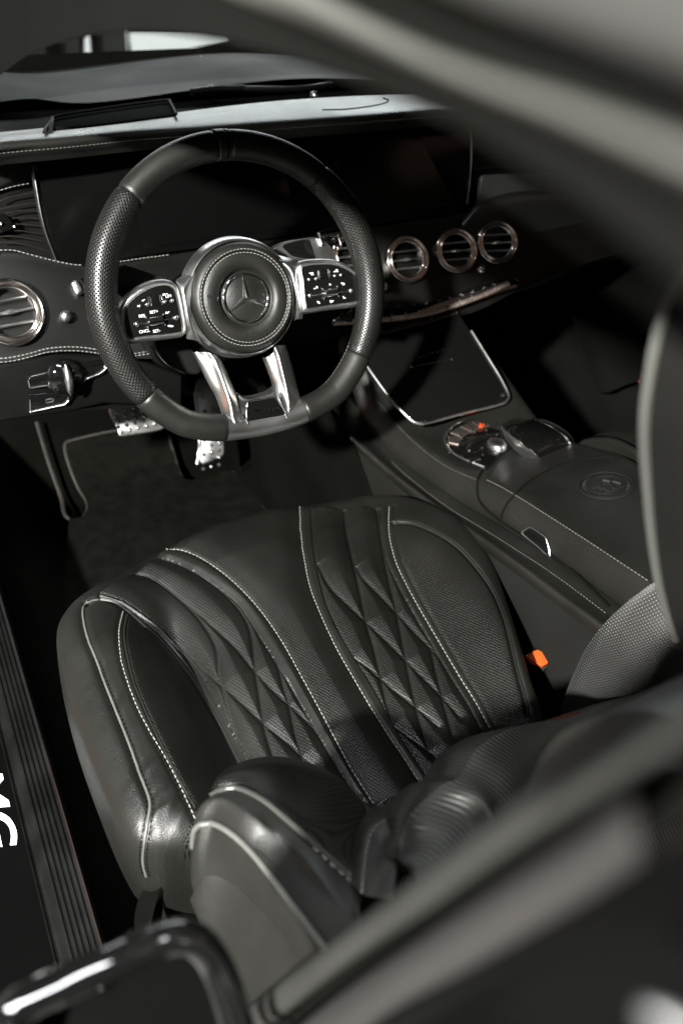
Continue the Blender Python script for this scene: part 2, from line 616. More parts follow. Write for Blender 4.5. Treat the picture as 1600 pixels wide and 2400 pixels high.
def wx(pts, extra=0.0):
    """roof rail points: lateral position drifts outward from front to rear"""
    out = []
    for u, v in pts:
        x = np.interp(u, [-200, 0, 300, 700, 1000, 1300, 1700], [-0.60, -0.605, -0.618, -0.640, -0.650, -0.656, -0.660])
        out.append(aX(u, v, x + extra))
    h = np.interp(pts[0][1], [-460, 330], [0.075, 0.0])      # rows higher on the rail stay higher down the pillar
    return [np.array([x + extra + 0.6 * h, y, z + h]) for x, y, z in PILLAR_FOOT] + out


E0 = [(-160, 330), (-60, 215), (0, 172), (60, 130), (130, 100), (220, 79), (300, 73), (400, 78), (520, 97), (700, 150), (1000, 262), (1300, 442), (1568, 640), (1750, 790)]
E0b = [(p[0] + 6, p[1] - 14) for p in E0]
Em = [(-160, 120), (-60, 40), (0, 10), (60, -20), (130, -45), (220, -60), (300, -62), (400, -50), (520, -20), (700, 90), (1000, 205), (1300, 355), (1568, 520), (1750, 640)]
E1 = [(-160, -60), (-60, -120), (0, -140), (60, -150), (130, -160), (220, -160), (300, -140), (400, -80), (520, -10), (700, 52), (1000, 180), (1300, 297), (1568, 415), (1750, 500)]
E2 = [(-160, -140), (-60, -200), (0, -220), (60, -230), (130, -240), (220, -240), (300, -220), (400, -165), (520, -100), (700, -28), (1000, 122), (1300, 226), (1568, 328), (1750, 395)]
E3 = [(-160, -230), (-60, -290), (0, -310), (60, -320), (130, -330), (220, -330), (300, -310), (400, -260), (520, -190), (700, -100), (1000, 50), (1300, 152), (1568, 250), (1750, 315)]
E4 = [(-160, -290), (-60, -350), (0, -370), (60, -380), (130, -390), (220, -390), (300, -370), (400, -330), (520, -270), (700, -190), (1000, -30), (1300, 76), (1568, 170), (1750, 235)]
E5 = [(-160, -460), (-60, -500), (0, -520), (60, -530), (130, -540), (220, -540), (300, -520), (400, -480), (520, -420), (700, -340), (1000, -220), (1300, -140), (1568, -60), (1750, 0)]
loft('door_seal', [wx(E0, 0.02), wx(E0), wx(E0b, -0.002), wx(Em, 0.002), wx(E1, 0.0)], M_seal, body, nc=90, sub=5)
loft('roof_rail', [wx(E1, 0.004), wx(E1, -0.001), wx([((a[0] + b[0]) / 2, (a[1] + b[1]) / 2) for a, b in zip(E1, E2)], -0.005), wx(E2, -0.001), wx(E2, 0.006)], M_trimgrey, body, nc=90, sub=5)
loft('roof_groove', [wx(E2, 0.006), wx(E3, 0.008), wx(E4, 0.006)], M_seal, body, nc=90, sub=3)
loft('roof_skin', [wx(E4, 0.006), wx(E4, 0.0), wx([((a[0] + b[0]) / 2, (a[1] + b[1]) / 2) for a, b in zip(E4, E5)], 0.0), wx(E5, 0.006)], M_roof, body, nc=90, sub=4)
hl = []
for y, dz in ((-1.15, -0.03), (-0.85, -0.005), (-0.5, 0.005), (-0.15, 0.0), (0.10, -0.03)):
    hl.append([(x, y, 1.155 + dz + 0.05 * (1 - (x / 0.6) ** 2)) for x in (-0.575, -0.5, -0.35, -0.1, 0.15, 0.35, 0.5)])
loft('headliner', hl, M_head, body, nc=40, sub=5, solid=0.015)

# centre pillar beside the seat back, close to the camera
def wp_(pts, x): return [aX(u, v, x + 0.028) for u, v in pts]
T0 = [(330, 2500), (700, 2215), (1000, 2000), (1250, 1835), (1450, 1705), (1620, 1600)]
T1 = [(560, 2400), (784, 2225), (980, 2090), (1127, 1985), (1300, 1870), (1620, 1670)]
T2 = [(600, 2430), (784, 2285), (980, 2150), (1127, 2050), (1300, 1935), (1450, 1830)]
T3 = [(690, 2480), (882, 2335), (1078, 2222), (1225, 2135), (1372, 2045), (1470, 1975)]
mid = lambda A, B: [((a[0] + c[0]) / 2, (a[1] + c[1]) / 2) for a, c in zip(A, B)]
loft('pillar_trim', [wp_(T0, -0.676), wp_(T0, -0.688), wp_(mid(T0, T1), -0.692), wp_(T1, -0.689), wp_(T1, -0.68)], mat('pillar_fabric', (0.021, 0.021, 0.019), 0.7, spec=0.2, var=0.1, vscale=8, bump=0.3, bscale=800), body, nc=50, sub=5)
loft('pillar_seal', [wp_(T1, -0.684), wp_(mid(T1, T2), -0.676), wp_(T2, -0.684)], M_seal, body, nc=50, sub=4)
M_pstrip = mat('pillar_strip_trim', (0.023, 0.0218, 0.021), 0.6, spec=0.22, bump=0.2, bscale=700, var=0.08)
loft('pillar_strip', [wp_(T2, -0.68), wp_(T2, -0.690), wp_(mid(T2, T3), -0.696), wp_(T3, -0.692), wp_(T3, -0.682)], M_pstrip, body, nc=50, sub=5)
T4 = [(760, 2520), (960, 2400), (1160, 2300), (1330, 2220), (1480, 2120), (1700, 1960)]
T5 = [(1000, 2700), (1200, 2600), (1400, 2520), (1560, 2460), (1700, 2400), (1900, 2300)]
loft('pillar_outer', [wp_(T3, -0.685), wp_(T4, -0.688), wp_(T5, -0.70)], mat('black_pillar_gloss', (0.002, 0.002, 0.002), 0.3, spec=0.05), body, nc=50, sub=5)
loft('pillar_highlight', [[aX(1472, 2310, -0.68), aX(1520, 2325, -0.681), aX(1600, 2372, -0.682)], [aX(1478, 2330, -0.684), aX(1520, 2350, -0.686), aX(1600, 2395, -0.687)], [aX(1490, 2342, -0.681), aX(1525, 2368, -0.682), aX(1600, 2420, -0.683)]], mat('highlight_white', (0.85, 0.85, 0.85), 0.4), body, nc=20, sub=4)  # white paint standing for a bright reflection on the black pillar

# floor, sill, firewall, tunnel sides, doors (all dark)
b = MB()
b.add([(-0.72, -1.3, 0.0), (0.72, -1.3, 0.0), (0.72, 0.62, 0.0), (-0.72, 0.62, 0.0), (0.72, 1.05, 0.26), (-0.72, 1.05, 0.26), (0.72, 1.10, 0.78), (-0.72, 1.10, 0.78)],
      [(0, 1, 2, 3), (3, 2, 4, 5), (5, 4, 6, 7)])
b.obj('floor_carpet', M_carpet, body, smooth=False)
b = MB()
b.box((0.74, -0.1, 0.42), (0.02, 0, 0), (0, 1.2, 0), (0, 0, 0.42))
b.box((0.0, -1.32, 0.45), (0.74, 0, 0), (0, 0.02, 0), (0, 0, 0.46))
b.obj('cabin_lining', M_plastic, body, smooth=False)

# sill: one extruded profile along the car
prof = [(-0.709, 0.02), (-0.713, 0.16), (-0.7165, 0.192), (-0.7185, 0.196), (-0.7215, 0.194)]
for i in range(5):
    x = -0.724 - i * 0.0062
    prof += [(x, 0.1935), (x - 0.0012, 0.1965), (x - 0.0042, 0.1965), (x - 0.0054, 0.1935)]
prof += [(-0.7575, 0.190), (-0.7595, 0.186), (-0.7645, 0.186), (-0.7665, 0.190)]
pl = prof + [(-0.768, 0.1905)]
ys = np.linspace(-1.1, 0.95, 40)
V = [(x, y, z) for y in ys for x, z in pl]
mesh('sill_trim', V, grid_faces(len(ys), len(pl)), M_sill, body, smooth=True, sharp=25)
b = MB()
b.add([(-0.768, -1.1, 0.1905), (-0.768, 0.95, 0.1905), (-0.83, 0.95, 0.1885), (-0.83, -1.1, 0.1885), (-0.86, -1.1, 0.16), (-0.86, 0.95, 0.16)], [(0, 1, 2, 3), (3, 2, 5, 4)])
sp = b.obj('sill_plate', mat('sill_black', (0.0015, 0.0015, 0.0015), 0.7, spec=0.02, var=0.2), body, smooth=False)
Mt = frame((-0.7955, -0.185, 0.1905), (0, -1, 0), (1, 0, 0.02), (0, 0, 1))
text_mesh('lettering', 'AMG', 0.052, M_letter, sp, Mt, extrude=0.0006, bold=0.0008, shear=0.25, xs=1.5)
tube('edge_trim', [(-0.7185, y, 0.1975) for y in np.linspace(-1.1, 0.95, 12)], 0.0010, M_dchrome, body, 6)

# bonnet, cowl, windscreen
hr = []
for y, z, hw in ((0.70, 0.772, 0.66), (0.95, 0.765, 0.70), (1.2, 0.728, 0.72), (1.5, 0.635, 0.76), (1.8, 0.545, 0.78), (2.05, 0.45, 0.76), (2.12, 0.32, 0.72)):
    hr.append([(-hw - 0.1, y, z - 0.14), (-hw, y, z - 0.02), (-hw * 0.75, y, z + 0.012), (-hw * 0.55, y, z), (0, y, z + 0.02), (hw * 0.55, y, z), (hw * 0.75, y, z + 0.012), (hw, y, z - 0.02), (hw + 0.1, y, z - 0.14)])
loft('bonnet', hr, M_paint, body, nc=80, sub=6)
b = MB()
b.add([(-0.72, 0.46, 0.775), (0.72, 0.46, 0.775), (0.70, 0.72, 0.760), (-0.70, 0.72, 0.760)], [(0, 1, 2, 3)])
b.obj('cowl', M_cowl, body, smooth=False)
mg = bpy.data.materials.new('windscreen_glass')
mg.use_nodes = True
nt = mg.node_tree
nt.nodes.clear()
out = nt.nodes.new('ShaderNodeOutputMaterial')
mixn = nt.nodes.new('ShaderNodeMixShader')
tr = nt.nodes.new('ShaderNodeBsdfTransparent')
tr.inputs[0].default_value = (0.86, 0.90, 0.88, 1)
gl = nt.nodes.new('ShaderNodeBsdfGlossy')
gl.inputs['Roughness'].default_value = 0.03
fn = nt.nodes.new('ShaderNodeFresnel')
fn.inputs[0].default_value = 1.25
nt.links.new(fn.outputs[0], mixn.inputs[0])
nt.links.new(tr.outputs[0], mixn.inputs[1])
nt.links.new(gl.outputs[0], mixn.inputs[2])
nt.links.new(mixn.outputs[0], out.inputs[0])
gr = []
for y, z, hw in ((0.74, 0.79, 0.66), (0.48, 0.95, 0.62), (0.12, 1.175, 0.56)):
    gr.append([(-hw, y - 0.16, z), (-hw * 0.5, y - 0.03, z), (0, y, z), (hw * 0.5, y - 0.03, z), (hw, y - 0.16, z)])
loft('windscreen', gr, mg, body, nc=24, sub=4)

# wipers
for lab, P, hub in (('black windscreen wiper with a shiny pivot at the base of the glass', [(440, 212), (500, 205), (560, 203)], (483, 207)),
                    ('long thin windscreen wiper arm lying to the right of the shiny pivot', [(560, 205), (640, 206), (700, 204), (760, 196)], (722, 222))):
    w = thing('windscreen_wiper', aZ(*hub, 0.775), lab, 'wiper', 'windscreen wipers')
    pts = [aZ(u, v, 0.79) for u, v in P]
    tube('arm', resamp(catmull(pts), 24), 0.006, M_plastic, w, 8)
    tube('edge', [p + np.array([0, -0.004, 0.0055]) for p in resamp(catmull(pts), 24)], 0.0018, M_satin, w, 6)
    b = MB()
    b.ball(aZ(*hub, 0.785), 0.009, 12)
    b.obj('pivot', M_chrome, w)

# ================================================================== DASHBOARD
dash = thing('dashboard', (0, 0.36, 0.66), 'black leather dashboard with wide glossy screen, round chrome vents and pale top edge', 'dashboard')
SCR = Plane((-0.36, 0.335, 0.66), (-0.03, -1, 0.35))
FAS = Plane((-0.36, 0.335, 0.66), (-0.03, -1, 0.72))

def onS(pts, o=0.0): return [SCR.at(p[0], p[1], o) for p in pts]
def onF(pts, o=0.0): return [FAS.at(p[0], p[1], o) for p in pts]

# padded top
DZ = 0.82
r0 = [(-120, 348), (0, 333), (150, 320), (300, 305), (450, 294), (600, 282), (850, 264), (1000, 252), (1120, 246), (1400, 228)]
rb = [(-120, 325), (0, 311), (100, 301), (250, 285), (400, 266), (560, 246), (700, 233), (900, 222), (1100, 214), (1400, 205)]
rowA = [aZ(u, v, DZ) for u, v in r0]
rowB = [aZ(u, v, DZ) for u, v in rb]
far = [p + np.array([0, 0.03, -0.006]) for p in rowB]
far2 = [p + np.array([0, 0.05, -0.05]) for p in rowB]
midr = [(a * 0.5 + c * 0.5) + np.array([0, 0, 0.0015]) for a, c in zip(resamp(rowA, 10), resamp(rowB, 10))]
loft('dash_top', [[p + np.array([0, 0.02, -0.03]) for p in rowA], [p + np.array([0, 0.002, -0.007]) for p in rowA], [p + np.array([0, 0.006, 0.0]) for p in rowA], midr, rowB, far, far2], M_dash, dash, nc=120, sub=6)
lip_b = [(-120, 392), (0, 372), (250, 352), (550, 325), (850, 296), (1080, 277), (1400, 250)]
lipB = onS(lip_b, 0.004)
rA = resamp(rowA, 7)
loft('dash_lip', [[p + np.array([0, 0.003, -0.006]) for p in rA], [p * 0.75 + q * 0.25 + np.array([0, -0.006, 0]) for p, q in zip(rA, resamp(lipB, 7))], [p * 0.3 + q * 0.7 + np.array([0, -0.006, 0]) for p, q in zip(rA, resamp(lipB, 7))], lipB, [q + np.array([0, 0.03, 0.004]) for q in lipB]], M_leather, dash, nc=100, sub=5)
sb = MB()
stitches(sb, resamp(catmull([p + np.array([0, -0.001, -0.010]) for p in rowA]), 300), 0.0032, 0.0024, 0.0006)
sb.obj('lip_stitching', M_thread_d, dash)
tube('lip_seam', [p for p in onS([(40, 336), (34, 350), (30, 366)], 0.028)], 0.0015, M_seal, dash, 6)
# speaker-like oval line in the top pad
ov = [aZ(u, v, DZ + 0.0018) for u, v in catmull([(740, 252), (800, 250), (870, 240), (892, 230), (880, 224)], 8)]
tube('pad_seam', ov, 0.0009, M_seal, dash, 6)

# head-up display recess
hud = [(105, 297), (118, 280), (132, 268), (240, 250), (375, 232), (390, 236), (404, 262), (300, 276), (200, 288)]
H3 = [aZ(u, v, DZ + 0.003) for u, v in hud]
hz = panel('display_recess', H3, (0, 0, 1), 0.02, mat('recess_felt', (0.004, 0.004, 0.004), 0.95, spec=0.05), dash, bevel=0.001)
hrim = [aZ(u, v, DZ + 0.006) for u, v in catmull([(104, 297), (118, 279), (132, 267), (240, 249), (375, 231), (391, 236), (405, 262)], 8)]
tube('recess_rim', hrim, 0.0022, M_plastic, dash, 8)
panel('recess_fin', [aZ(98, 300, DZ + 0.004), aZ(124, 268, DZ + 0.012), aZ(122, 299, DZ + 0.004)], (0, -0.5, 1), 0.004, M_dash, dash, bevel=0.0005)

# wide glossy screen
scr = [(84, 375), (300, 345), (600, 317), (850, 292), (1000, 279), (1079, 276), (1081, 350), (1073, 470), (1050, 488), (830, 521), (560, 556), (280, 595), (140, 604), (110, 520), (90, 430)]
sc_o = panel('screen', onS(scr), SCR.n, 0.012, M_scrframe, dash, bevel=0.001)
panel('display', onS([(775, 312), (955, 298), (1045, 470), (830, 505), (786, 500)], 0.0015), SCR.n, 0.002, M_screen, sc_o, bevel=0.0005)
panel('instrument_display', onS([(300, 378), (640, 345), (690, 520), (330, 570)], 0.0015), SCR.n, 0.002, M_scrframe, sc_o, bevel=0.0005)
ls = [(79, 374), (82, 400), (88, 440), (97, 490), (110, 540), (133, 600)]
loft('screen_trim', [onS([(u - 5 - (0 if i < 1 else 4), v) for i, (u, v) in enumerate(ls)], 0.004), onS([(u - 1, v) for u, v in ls], 0.007), onS([(u + 3, v) for u, v in ls], 0.002)], M_dchrome, dash, nc=40, sub=4)
tube('screen_edge', resamp(catmull(onS([(1079, 284), (1082, 330), (1080, 400), (1072, 468)], 0.003)), 30), 0.0011, M_satin, dash, 6)
glint = onS([(957, 318), (964, 345), (968, 372)], 0.003)

# left corner vent with thin chrome slats
LV = Plane(SCR.at(60, 480), (0.25, -1, 0.3))
lvp = [(-60, 430), (0, 405), (80, 392), (92, 450), (110, 530), (138, 604), (70, 590), (0, 590), (-60, 600)]
panel('corner_vent', [LV.at(u, v, -0.012) for u, v in lvp], LV.n, 0.01, M_plastic, dash, bevel=0)
b = MB()
for sl in ([(-20, 876, 0), (160, 800), (350, 765), (520, 730), (600, 710)], [(0, 1000), (270, 940), (480, 910), (630, 900)], [(100, 1070), (250, 1035), (420, 1020), (660, 1022)], [(200, 1155), (330, 1142), (500, 1140), (690, 1158)],
           [(250, 1250), (380, 1250), (560, 1268), (730, 1290)], [(240, 1358), (400, 1365), (590, 1400), (765, 1430)], [(0, 1458), (250, 1450), (520, 1500), (815, 1570)], [(0, 1552), (250, 1560), (520, 1620), (880, 1725)]):
    q = cr('g', *[(p[0], p[1]) for p in sl])
    b.tube(resamp(catmull([LV.at(u, v, 0.0) for u, v in q]), 24), 0.0009, 6, flat=1)
b.obj('vent_slats', mat('bronze_slat', (0.34, 0.28, 0.25), 0.35, metal=1), dash)
kp = cr('g', (-80, 1080), (110, 1085), (190, 1180), (250, 1290), (240, 1330), (-80, 1440))
kb = panel('vent_tab', [LV.at(u, v, 0.006) for u, v in kp], LV.n, 0.012, M_gloss, dash, bevel=0.002)
b = MB()
b.ball(LV.at(*cr('g', (245, 1290))[0], 0.008), 0.0018, 8)
b.ball(LV.at(*cr('g', (10, 1240))[0], 0.008), 0.003, 8)
b.obj('tab_mark', M_satin, kb)
pad = [(-120, 400), (0, 372), (75, 360), (78, 385), (76, 415), (0, 432), (-120, 470)]
panel('corner_pad', [LV.at(u, v, 0.004) for u, v in pad], LV.n, 0.012, M_leather, dash, bevel=0.003)
sb = MB()
stitches(sb, resamp([LV.at(u, v, 0.0048) for u, v in catmull(cr('g', (-60, 700), (90, 660), (250, 615), (510, 565)), 10)], 60), 0.0035, 0.0022, 0.0007)

# lower fascia (leather wrapped), big panel under the screen
top = [(-120, 590), (-40, 578), (20, 576), (60, 580), (110, 592), (150, 603), (190, 609), (240, 605), (300, 598), (560, 559), (830, 525), (1050, 492), (1130, 480), (1300, 470), (1700, 440)]
bot = [(-120, 850), (0, 834), (60, 822), (120, 808), (180, 806), (240, 815), (300, 824), (560, 815), (870, 758), (1000, 744), (1100, 712), (1180, 672), (1300, 620), (1500, 560), (1700, 520)]
f0 = onF(top, -0.004)
f1 = onF(bot, 0.0)
F0, F1 = resamp(catmull(f0), 40), resamp(catmull(f1), 40)
rows = [[p + np.array([0, 0.02, -0.01]) for p in F0], [p + FAS.n * -0.001 for p in F0]]
for t in (0.06, 0.2, 0.5, 0.8, 0.95):
    rows.append([p * (1 - t) + q * t + FAS.n * (0.006 * math.sin(math.pi * t)) for p, q in zip(F0, F1)])
rows += [list(F1), [q + np.array([0, 0.03, -0.004]) for q in F1], [q + np.array([0, 0.12, -0.03]) for q in F1]]
fas = loft('fascia', rows, M_fascia, dash, nc=140, sub=4)
sb.obj('fascia_stitching', M_thread, dash)
for pts, o in ((cr('D', (-40, 110), (20, 102), (130, 105), (250, 135), (400, 175), (550, 212), (680, 235), (760, 240)), 0.003),
               (cr('D', (-40, 1098), (40, 1096), (150, 1080), (300, 1045), (420, 1010), (560, 994), (700, 993), (800, 1002), (930, 1022)), 0.007),
               (cr('D', (-40, 1130), (40, 1131), (150, 1115), (300, 1078), (420, 1045), (560, 1028), (700, 1028), (800, 1036), (940, 1056)), 0.006),
               (cr('D', (1060, 215), (1250, 185), (1560, 145)), 0.002), (cr('D', (1230, 1055), (1385, 1030)), 0.006), (cr('D', (1230, 1078), (1385, 1052)), 0.006),
               ([(480, 589), (600, 571), (760, 547)], 0.002)):
    sb = MB()
    stitches(sb, resamp([FAS.at(u, v, o + 0.0012) for u, v in catmull(pts, 10)], 160), 0.0036, 0.0022, 0.0006)
    sb.obj('fascia_stitching', M_thread, dash)


def round_vent(u, v, r, n, label, off=0.016):
    c = FAS.at(u, v, off)
    n = np.array(n, float) / np.linalg.norm(n)
    t = thing('air_vent', c, label, 'air vent', 'round chrome air vents')
    xax = np.cross((0, 0, 1), n)
    xax /= np.linalg.norm(xax)
    yax = np.cross(n, xax)
    prof = [(1.0, -0.5), (1.0, 0.0), (0.985, 0.07), (0.95, 0.12), (0.90, 0.10), (0.86, 0.03), (0.845, -0.02), (0.83, 0.03), (0.80, 0.09), (0.76, 0.10), (0.72, 0.05), (0.70, -0.05), (0.695, -0.4)]
    k = 64
    V = []
    for pr, ph in prof:
        for j in range(k):
            a = 2 * math.pi * j / k
            V.append(c + (xax * math.cos(a) + yax * math.sin(a)) * pr * r + n * ph * r)
    mesh('ring', V, grid_faces(len(prof), k, True), M_vent, t)
    V = [c + (xax * math.cos(a) + yax * math.sin(a)) * r * 0.70 - n * 0.38 * r for a in np.linspace(0, 2 * math.pi, 40, endpoint=False)]
    mesh('cavity', V, [tuple(range(40))], M_void, t, smooth=False)
    for q in (-0.36, 0.0, 0.36):
        hw = math.sqrt(0.69 ** 2 - q * q) * r
        bb = MB()
        pts = [c + xax * s * hw + yax * q * r + n * (-0.06 * r + (0.05 * r * math.exp(-(s / 0.3) ** 2) if q == 0 else 0)) for s in np.linspace(-1, 1, 21)]
        bb.tube(pts, [0.042 * r + (0.04 * r * math.exp(-(s / 0.22) ** 2) if q == 0 else 0) for s in np.linspace(-1, 1, 21)], 8, up=tuple(n), flat=1.5)
        bb.obj('slat', M_satin, t)
    bb = MB()
    bb.ball(c - xax * r * 1.06 + n * 0.03 * r, 0.06 * r, 8)
    bb.obj('stud', M_chrome, t)
    return t


nf = np.array([-0.05, -1, 0.60])
round_vent(24, 717, 0.0475, (0.10, -1, 0.62), 'large round chrome air vent cut by the left edge of the photo')
round_vent(812, 588, 0.039, nf, 'round chrome air vent mostly hidden behind the steering wheel rim')
round_vent(935, 596, 0.0390, nf, 'copper-tinted round chrome air vent nearest the right of the steering wheel rim')
round_vent(1047, 576, 0.0380, nf + np.array([-0.10, 0, 0]), 'middle round chrome air vent of the three right of the wheel')
round_vent(1141, 557, 0.0372, nf + np.array([-0.2, 0, 0]), 'rightmost round chrome air vent of the dashboard')

for u, v, rr in ((880, 660, 0.0085), (1104, 619, 0.0075)):
    b = MB()
    b.ball(FAS.at(u, v, 0.016), rr, 14)
    b.obj('vent_knob', M_chrome, dash)
b = MB()
b.ball(FAS.at(151, 727, 0.014), 0.0088, 14)
b.obj('start_stud', M_satin, dash)
kx = cr('D', (655, 405), (690, 372), (712, 378), (755, 440), (760, 475), (718, 512), (700, 500))
pk = panel('dash_button', onF(kx, 0.013), FAS.n, 0.01, M_satin, dash, bevel=0.002)
tube('bezel', onF(catmull(cr('D', (700, 358), (725, 365), (775, 440), (772, 480), (725, 518)), 6), 0.011), 0.0013, M_plastic, pk, 6)

# passenger side: padded bulge, upper trim and slatted corner vent
PB = 0.285
top_e = [(1062, 505), (1085, 478), (1110, 460), (1180, 442), (1280, 437), (1390, 446), (1480, 465), (1620, 500)]
rowsP = [[aY(u, v, PB + 0.06) for u, v in [(p[0], p[1] + 6) for p in top_e]],
         [aY(u, v, PB + 0.012) for u, v in top_e],
         [aY(u, v, PB - 0.006) for u, v in [(1060, 530), (1085, 508), (1115, 492), (1185, 474), (1285, 468), (1390, 476), (1480, 496), (1620, 530)]],
         [aY(u, v, PB - 0.010) for u, v in [(1062, 600), (1090, 590), (1120, 580), (1190, 570), (1290, 555), (1395, 548), (1485, 552), (1620, 560)]],
         [aY(u, v, PB - 0.004) for u, v in [(1100, 690), (1120, 680), (1150, 672), (1210, 655), (1300, 622), (1400, 592), (1490, 575), (1620, 566)]],
         [aY(u, v, PB + 0.06) for u, v in [(1100, 700), (1120, 690), (1150, 682), (1210, 665), (1300, 632), (1400, 602), (1490, 585), (1620, 576)]]]
loft('passenger_pad', rowsP, M_dash, dash, nc=70, sub=8)
panel('upper_trim', [aY(u, v, 0.335) for u, v in [(1098, 470), (1106, 408), (1112, 402), (1312, 393), (1420, 388), (1440, 470)]], (-0.05, -1, 0.35), 0.01, mat('grey_veneer', (0.05, 0.05, 0.045), 0.28, var=0.1), dash, bevel=0.002)
panel('right_vent', [aY(u, v, 0.36) for u, v in [(1084, 284), (1110, 290), (1330, 380), (1340, 396), (1108, 402), (1084, 440)]], (-0.05, -1, 0.35), 0.01, M_plastic, dash, bevel=0)
b = MB()
for i in range(6):
    v0 = 308 + i * 19
    P = [(1088, v0 + 14), (1120, v0 + 3), (1170 + 14 * i, v0 - 2), (1240 + 20 * i, v0 + 4)]
    b.tube(resamp(catmull([aY(u, v, 0.352) for u, v in P]), 20), 0.0013, 6)
b.obj('vent_slats', M_dchrome, dash)

# curved bar of switches under the centre vents
bar = [(765, 742), (800, 740), (870, 735), (930, 729), (990, 718), (1050, 700), (1110, 678), (1166, 652)]
B3 = resamp(catmull(onF(bar, 0.022)), 120)
tb = MB()
L = np.linspace(0, 119, 14).astype(int)
strip = panel('switch_panel', onF([(760, 748), (780, 716), (900, 704), (1000, 690), (1090, 662), (1150, 641), (1180, 640), (1192, 650), (1185, 662), (1166, 668), (1100, 692), (1000, 728), (900, 744)], 0.016), FAS.n, 0.02, M_gloss, dash, bevel=0.003)
for i in range(13):
    seg = B3[L[i]:L[i + 1] + 1]
    q = MB()
    q.tube(seg[:-1] if i < 12 else seg, 0.0052, 10, flat=0.8)
    q.obj('switch_key', M_copper_lit, dash)
for j in (3, 4, 5, 6, 7, 9, 10):
    tb = MB()
    tb.ball(B3[L[j]] + np.array([0, 0, 0.007]), 0.0014, 6)
    tb.obj('key_pip', M_satin, dash)
tube('panel_edge', resamp(catmull(onF([(870, 712), (960, 700), (1060, 672), (1130, 646), (1165, 638), (1188, 644), (1190, 655), (1172, 664)], 0.017)), 60), 0.0009, M_dchrome, dash, 6)
tube('lower_edge', resamp(catmull(onF([(900, 752), (1000, 738), (1070, 718)], 0.014)), 30), 0.0009, M_dchrome, dash, 6)
M_dim = mat('dim_symbol', (0.16, 0.15, 0.14), 0.5)
for i, (x, y) in enumerate([(170, 325), (300, 318), (440, 302), (570, 285), (685, 268), (800, 240), (910, 210), (1020, 180), (1125, 150), (1225, 118)]):
    u, v = cr('e', (x, y))[0]
    c = FAS.at(u, v, 0.0175)
    b = MB()
    for k in range(3):
        b.box(c + FAS.ux * random.uniform(-0.003, 0.003) + FAS.uy * random.uniform(-0.002, 0.002), FAS.ux * random.uniform(0.0006, 0.0025), FAS.uy * 0.0006, FAS.n * 0.0002)
    b.obj('key_symbol', M_dim, strip)

# lower left: light switch panel, parking brake panel
LW = Plane(FAS.at(150, 868, -0.02), (0.05, -1, 0.15))
def onL(pts, o=0.0): return [LW.at(p[0], p[1], o) for p in pts]
panel('lower_panel', onL([(-120, 842), (0, 836), (120, 812), (240, 818), (330, 830), (420, 860), (420, 940), (240, 928), (160, 948), (30, 966), (-120, 990)], -0.006), LW.n, 0.03, M_fascia, dash, bevel=0.006)
lsw = cr('D', (262, 1290), (280, 1265), (460, 1220), (500, 1195), (600, 1165), (700, 1160), (880, 1130), (960, 1120), (990, 1160), (950, 1220), (800, 1290), (740, 1350), (640, 1385), (540, 1380), (430, 1350), (280, 1365))
lp = panel('light_switch', onL(lsw, 0.002), LW.n, 0.006, M_gloss, dash, bevel=0.0015)
tube('bezel', resamp(catmull(onL(cr('D', (262, 1300), (275, 1350), (290, 1368), (430, 1348), (470, 1368), (560, 1388), (650, 1382), (740, 1345), (800, 1285), (900, 1245), (965, 1200), (990, 1155)), 0.004)), 80), 0.0009, M_satin, lp, 6)
kc = LW.at(*cr('D', (600, 1265))[0], 0.002)
k = 40
V = []
for pr, ph in ((0.027, 0.0), (0.027, 0.006), (0.025, 0.010), (0.018, 0.014), (0.006, 0.016), (0.0005, 0.016)):
    for j in range(k):
        a = 2 * math.pi * j / k
        V.append(kc + LW.ux * math.cos(a) * pr + LW.uy * math.sin(a) * pr + LW.n * ph)
kn = mesh('rotary_knob', V, grid_faces(6, k, True), M_gloss, lp)
b = MB()
b.tube([kc + LW.uy * s * 0.024 + LW.n * (0.017 + 0.006 * (1 - (s / 1.0) ** 2)) for s in np.linspace(-1, 1, 15)], [0.0015 + 0.0045 * (1 - s * s) for s in np.linspace(-1, 1, 15)], 10)
b.obj('grip', M_satin, kn)
pbk = cr('D', (270, 1430), (630, 1400), (680, 1400), (670, 1470), (600, 1520), (285, 1590), (265, 1580))
pp = panel('brake_switch', onL(pbk, 0.001), LW.n, 0.006, M_gloss, dash, bevel=0.001)
b = MB()
b.tube(onL(cr('D', (278, 1480), (282, 1585)), 0.003), 0.0009, 6)
b.tube(onL(cr('D', (285, 1590), (600, 1520), (628, 1490), (632, 1450)), 0.003), 0.0009, 6)
b.ball(LW.at(*cr('D', (284, 1588))[0], 0.003), 0.0016, 8)
b.ball(LW.at(*cr('D', (598, 1518))[0], 0.003), 0.002, 8)
b.obj('edge', M_satin, pp)
tube('symbol', onL(catmull(cr('D', (425, 1478), (485, 1468), (490, 1490), (430, 1506)), 4), 0.002), 0.0006, M_thread_d, pp, 5, closed=True)
# knee panel and underside
b = MB()
b.add([tuple(p) for p in onL([(-160, 960), (420, 930)], -0.01)] + [tuple(p + np.array([0, 0.35, -0.02])) for p in onL([(-160, 960), (420, 930)], -0.01)], [(0, 1, 3, 2)])
b.obj('knee_panel', M_plastic, dash, smooth=False)
b = MB()
b.box((0.16, 0.62, 0.62), (0.56, 0, 0), (0, 0.22, 0), (0, 0, 0.12))
b.obj('dash_core', M_plastic, dash, smooth=False)

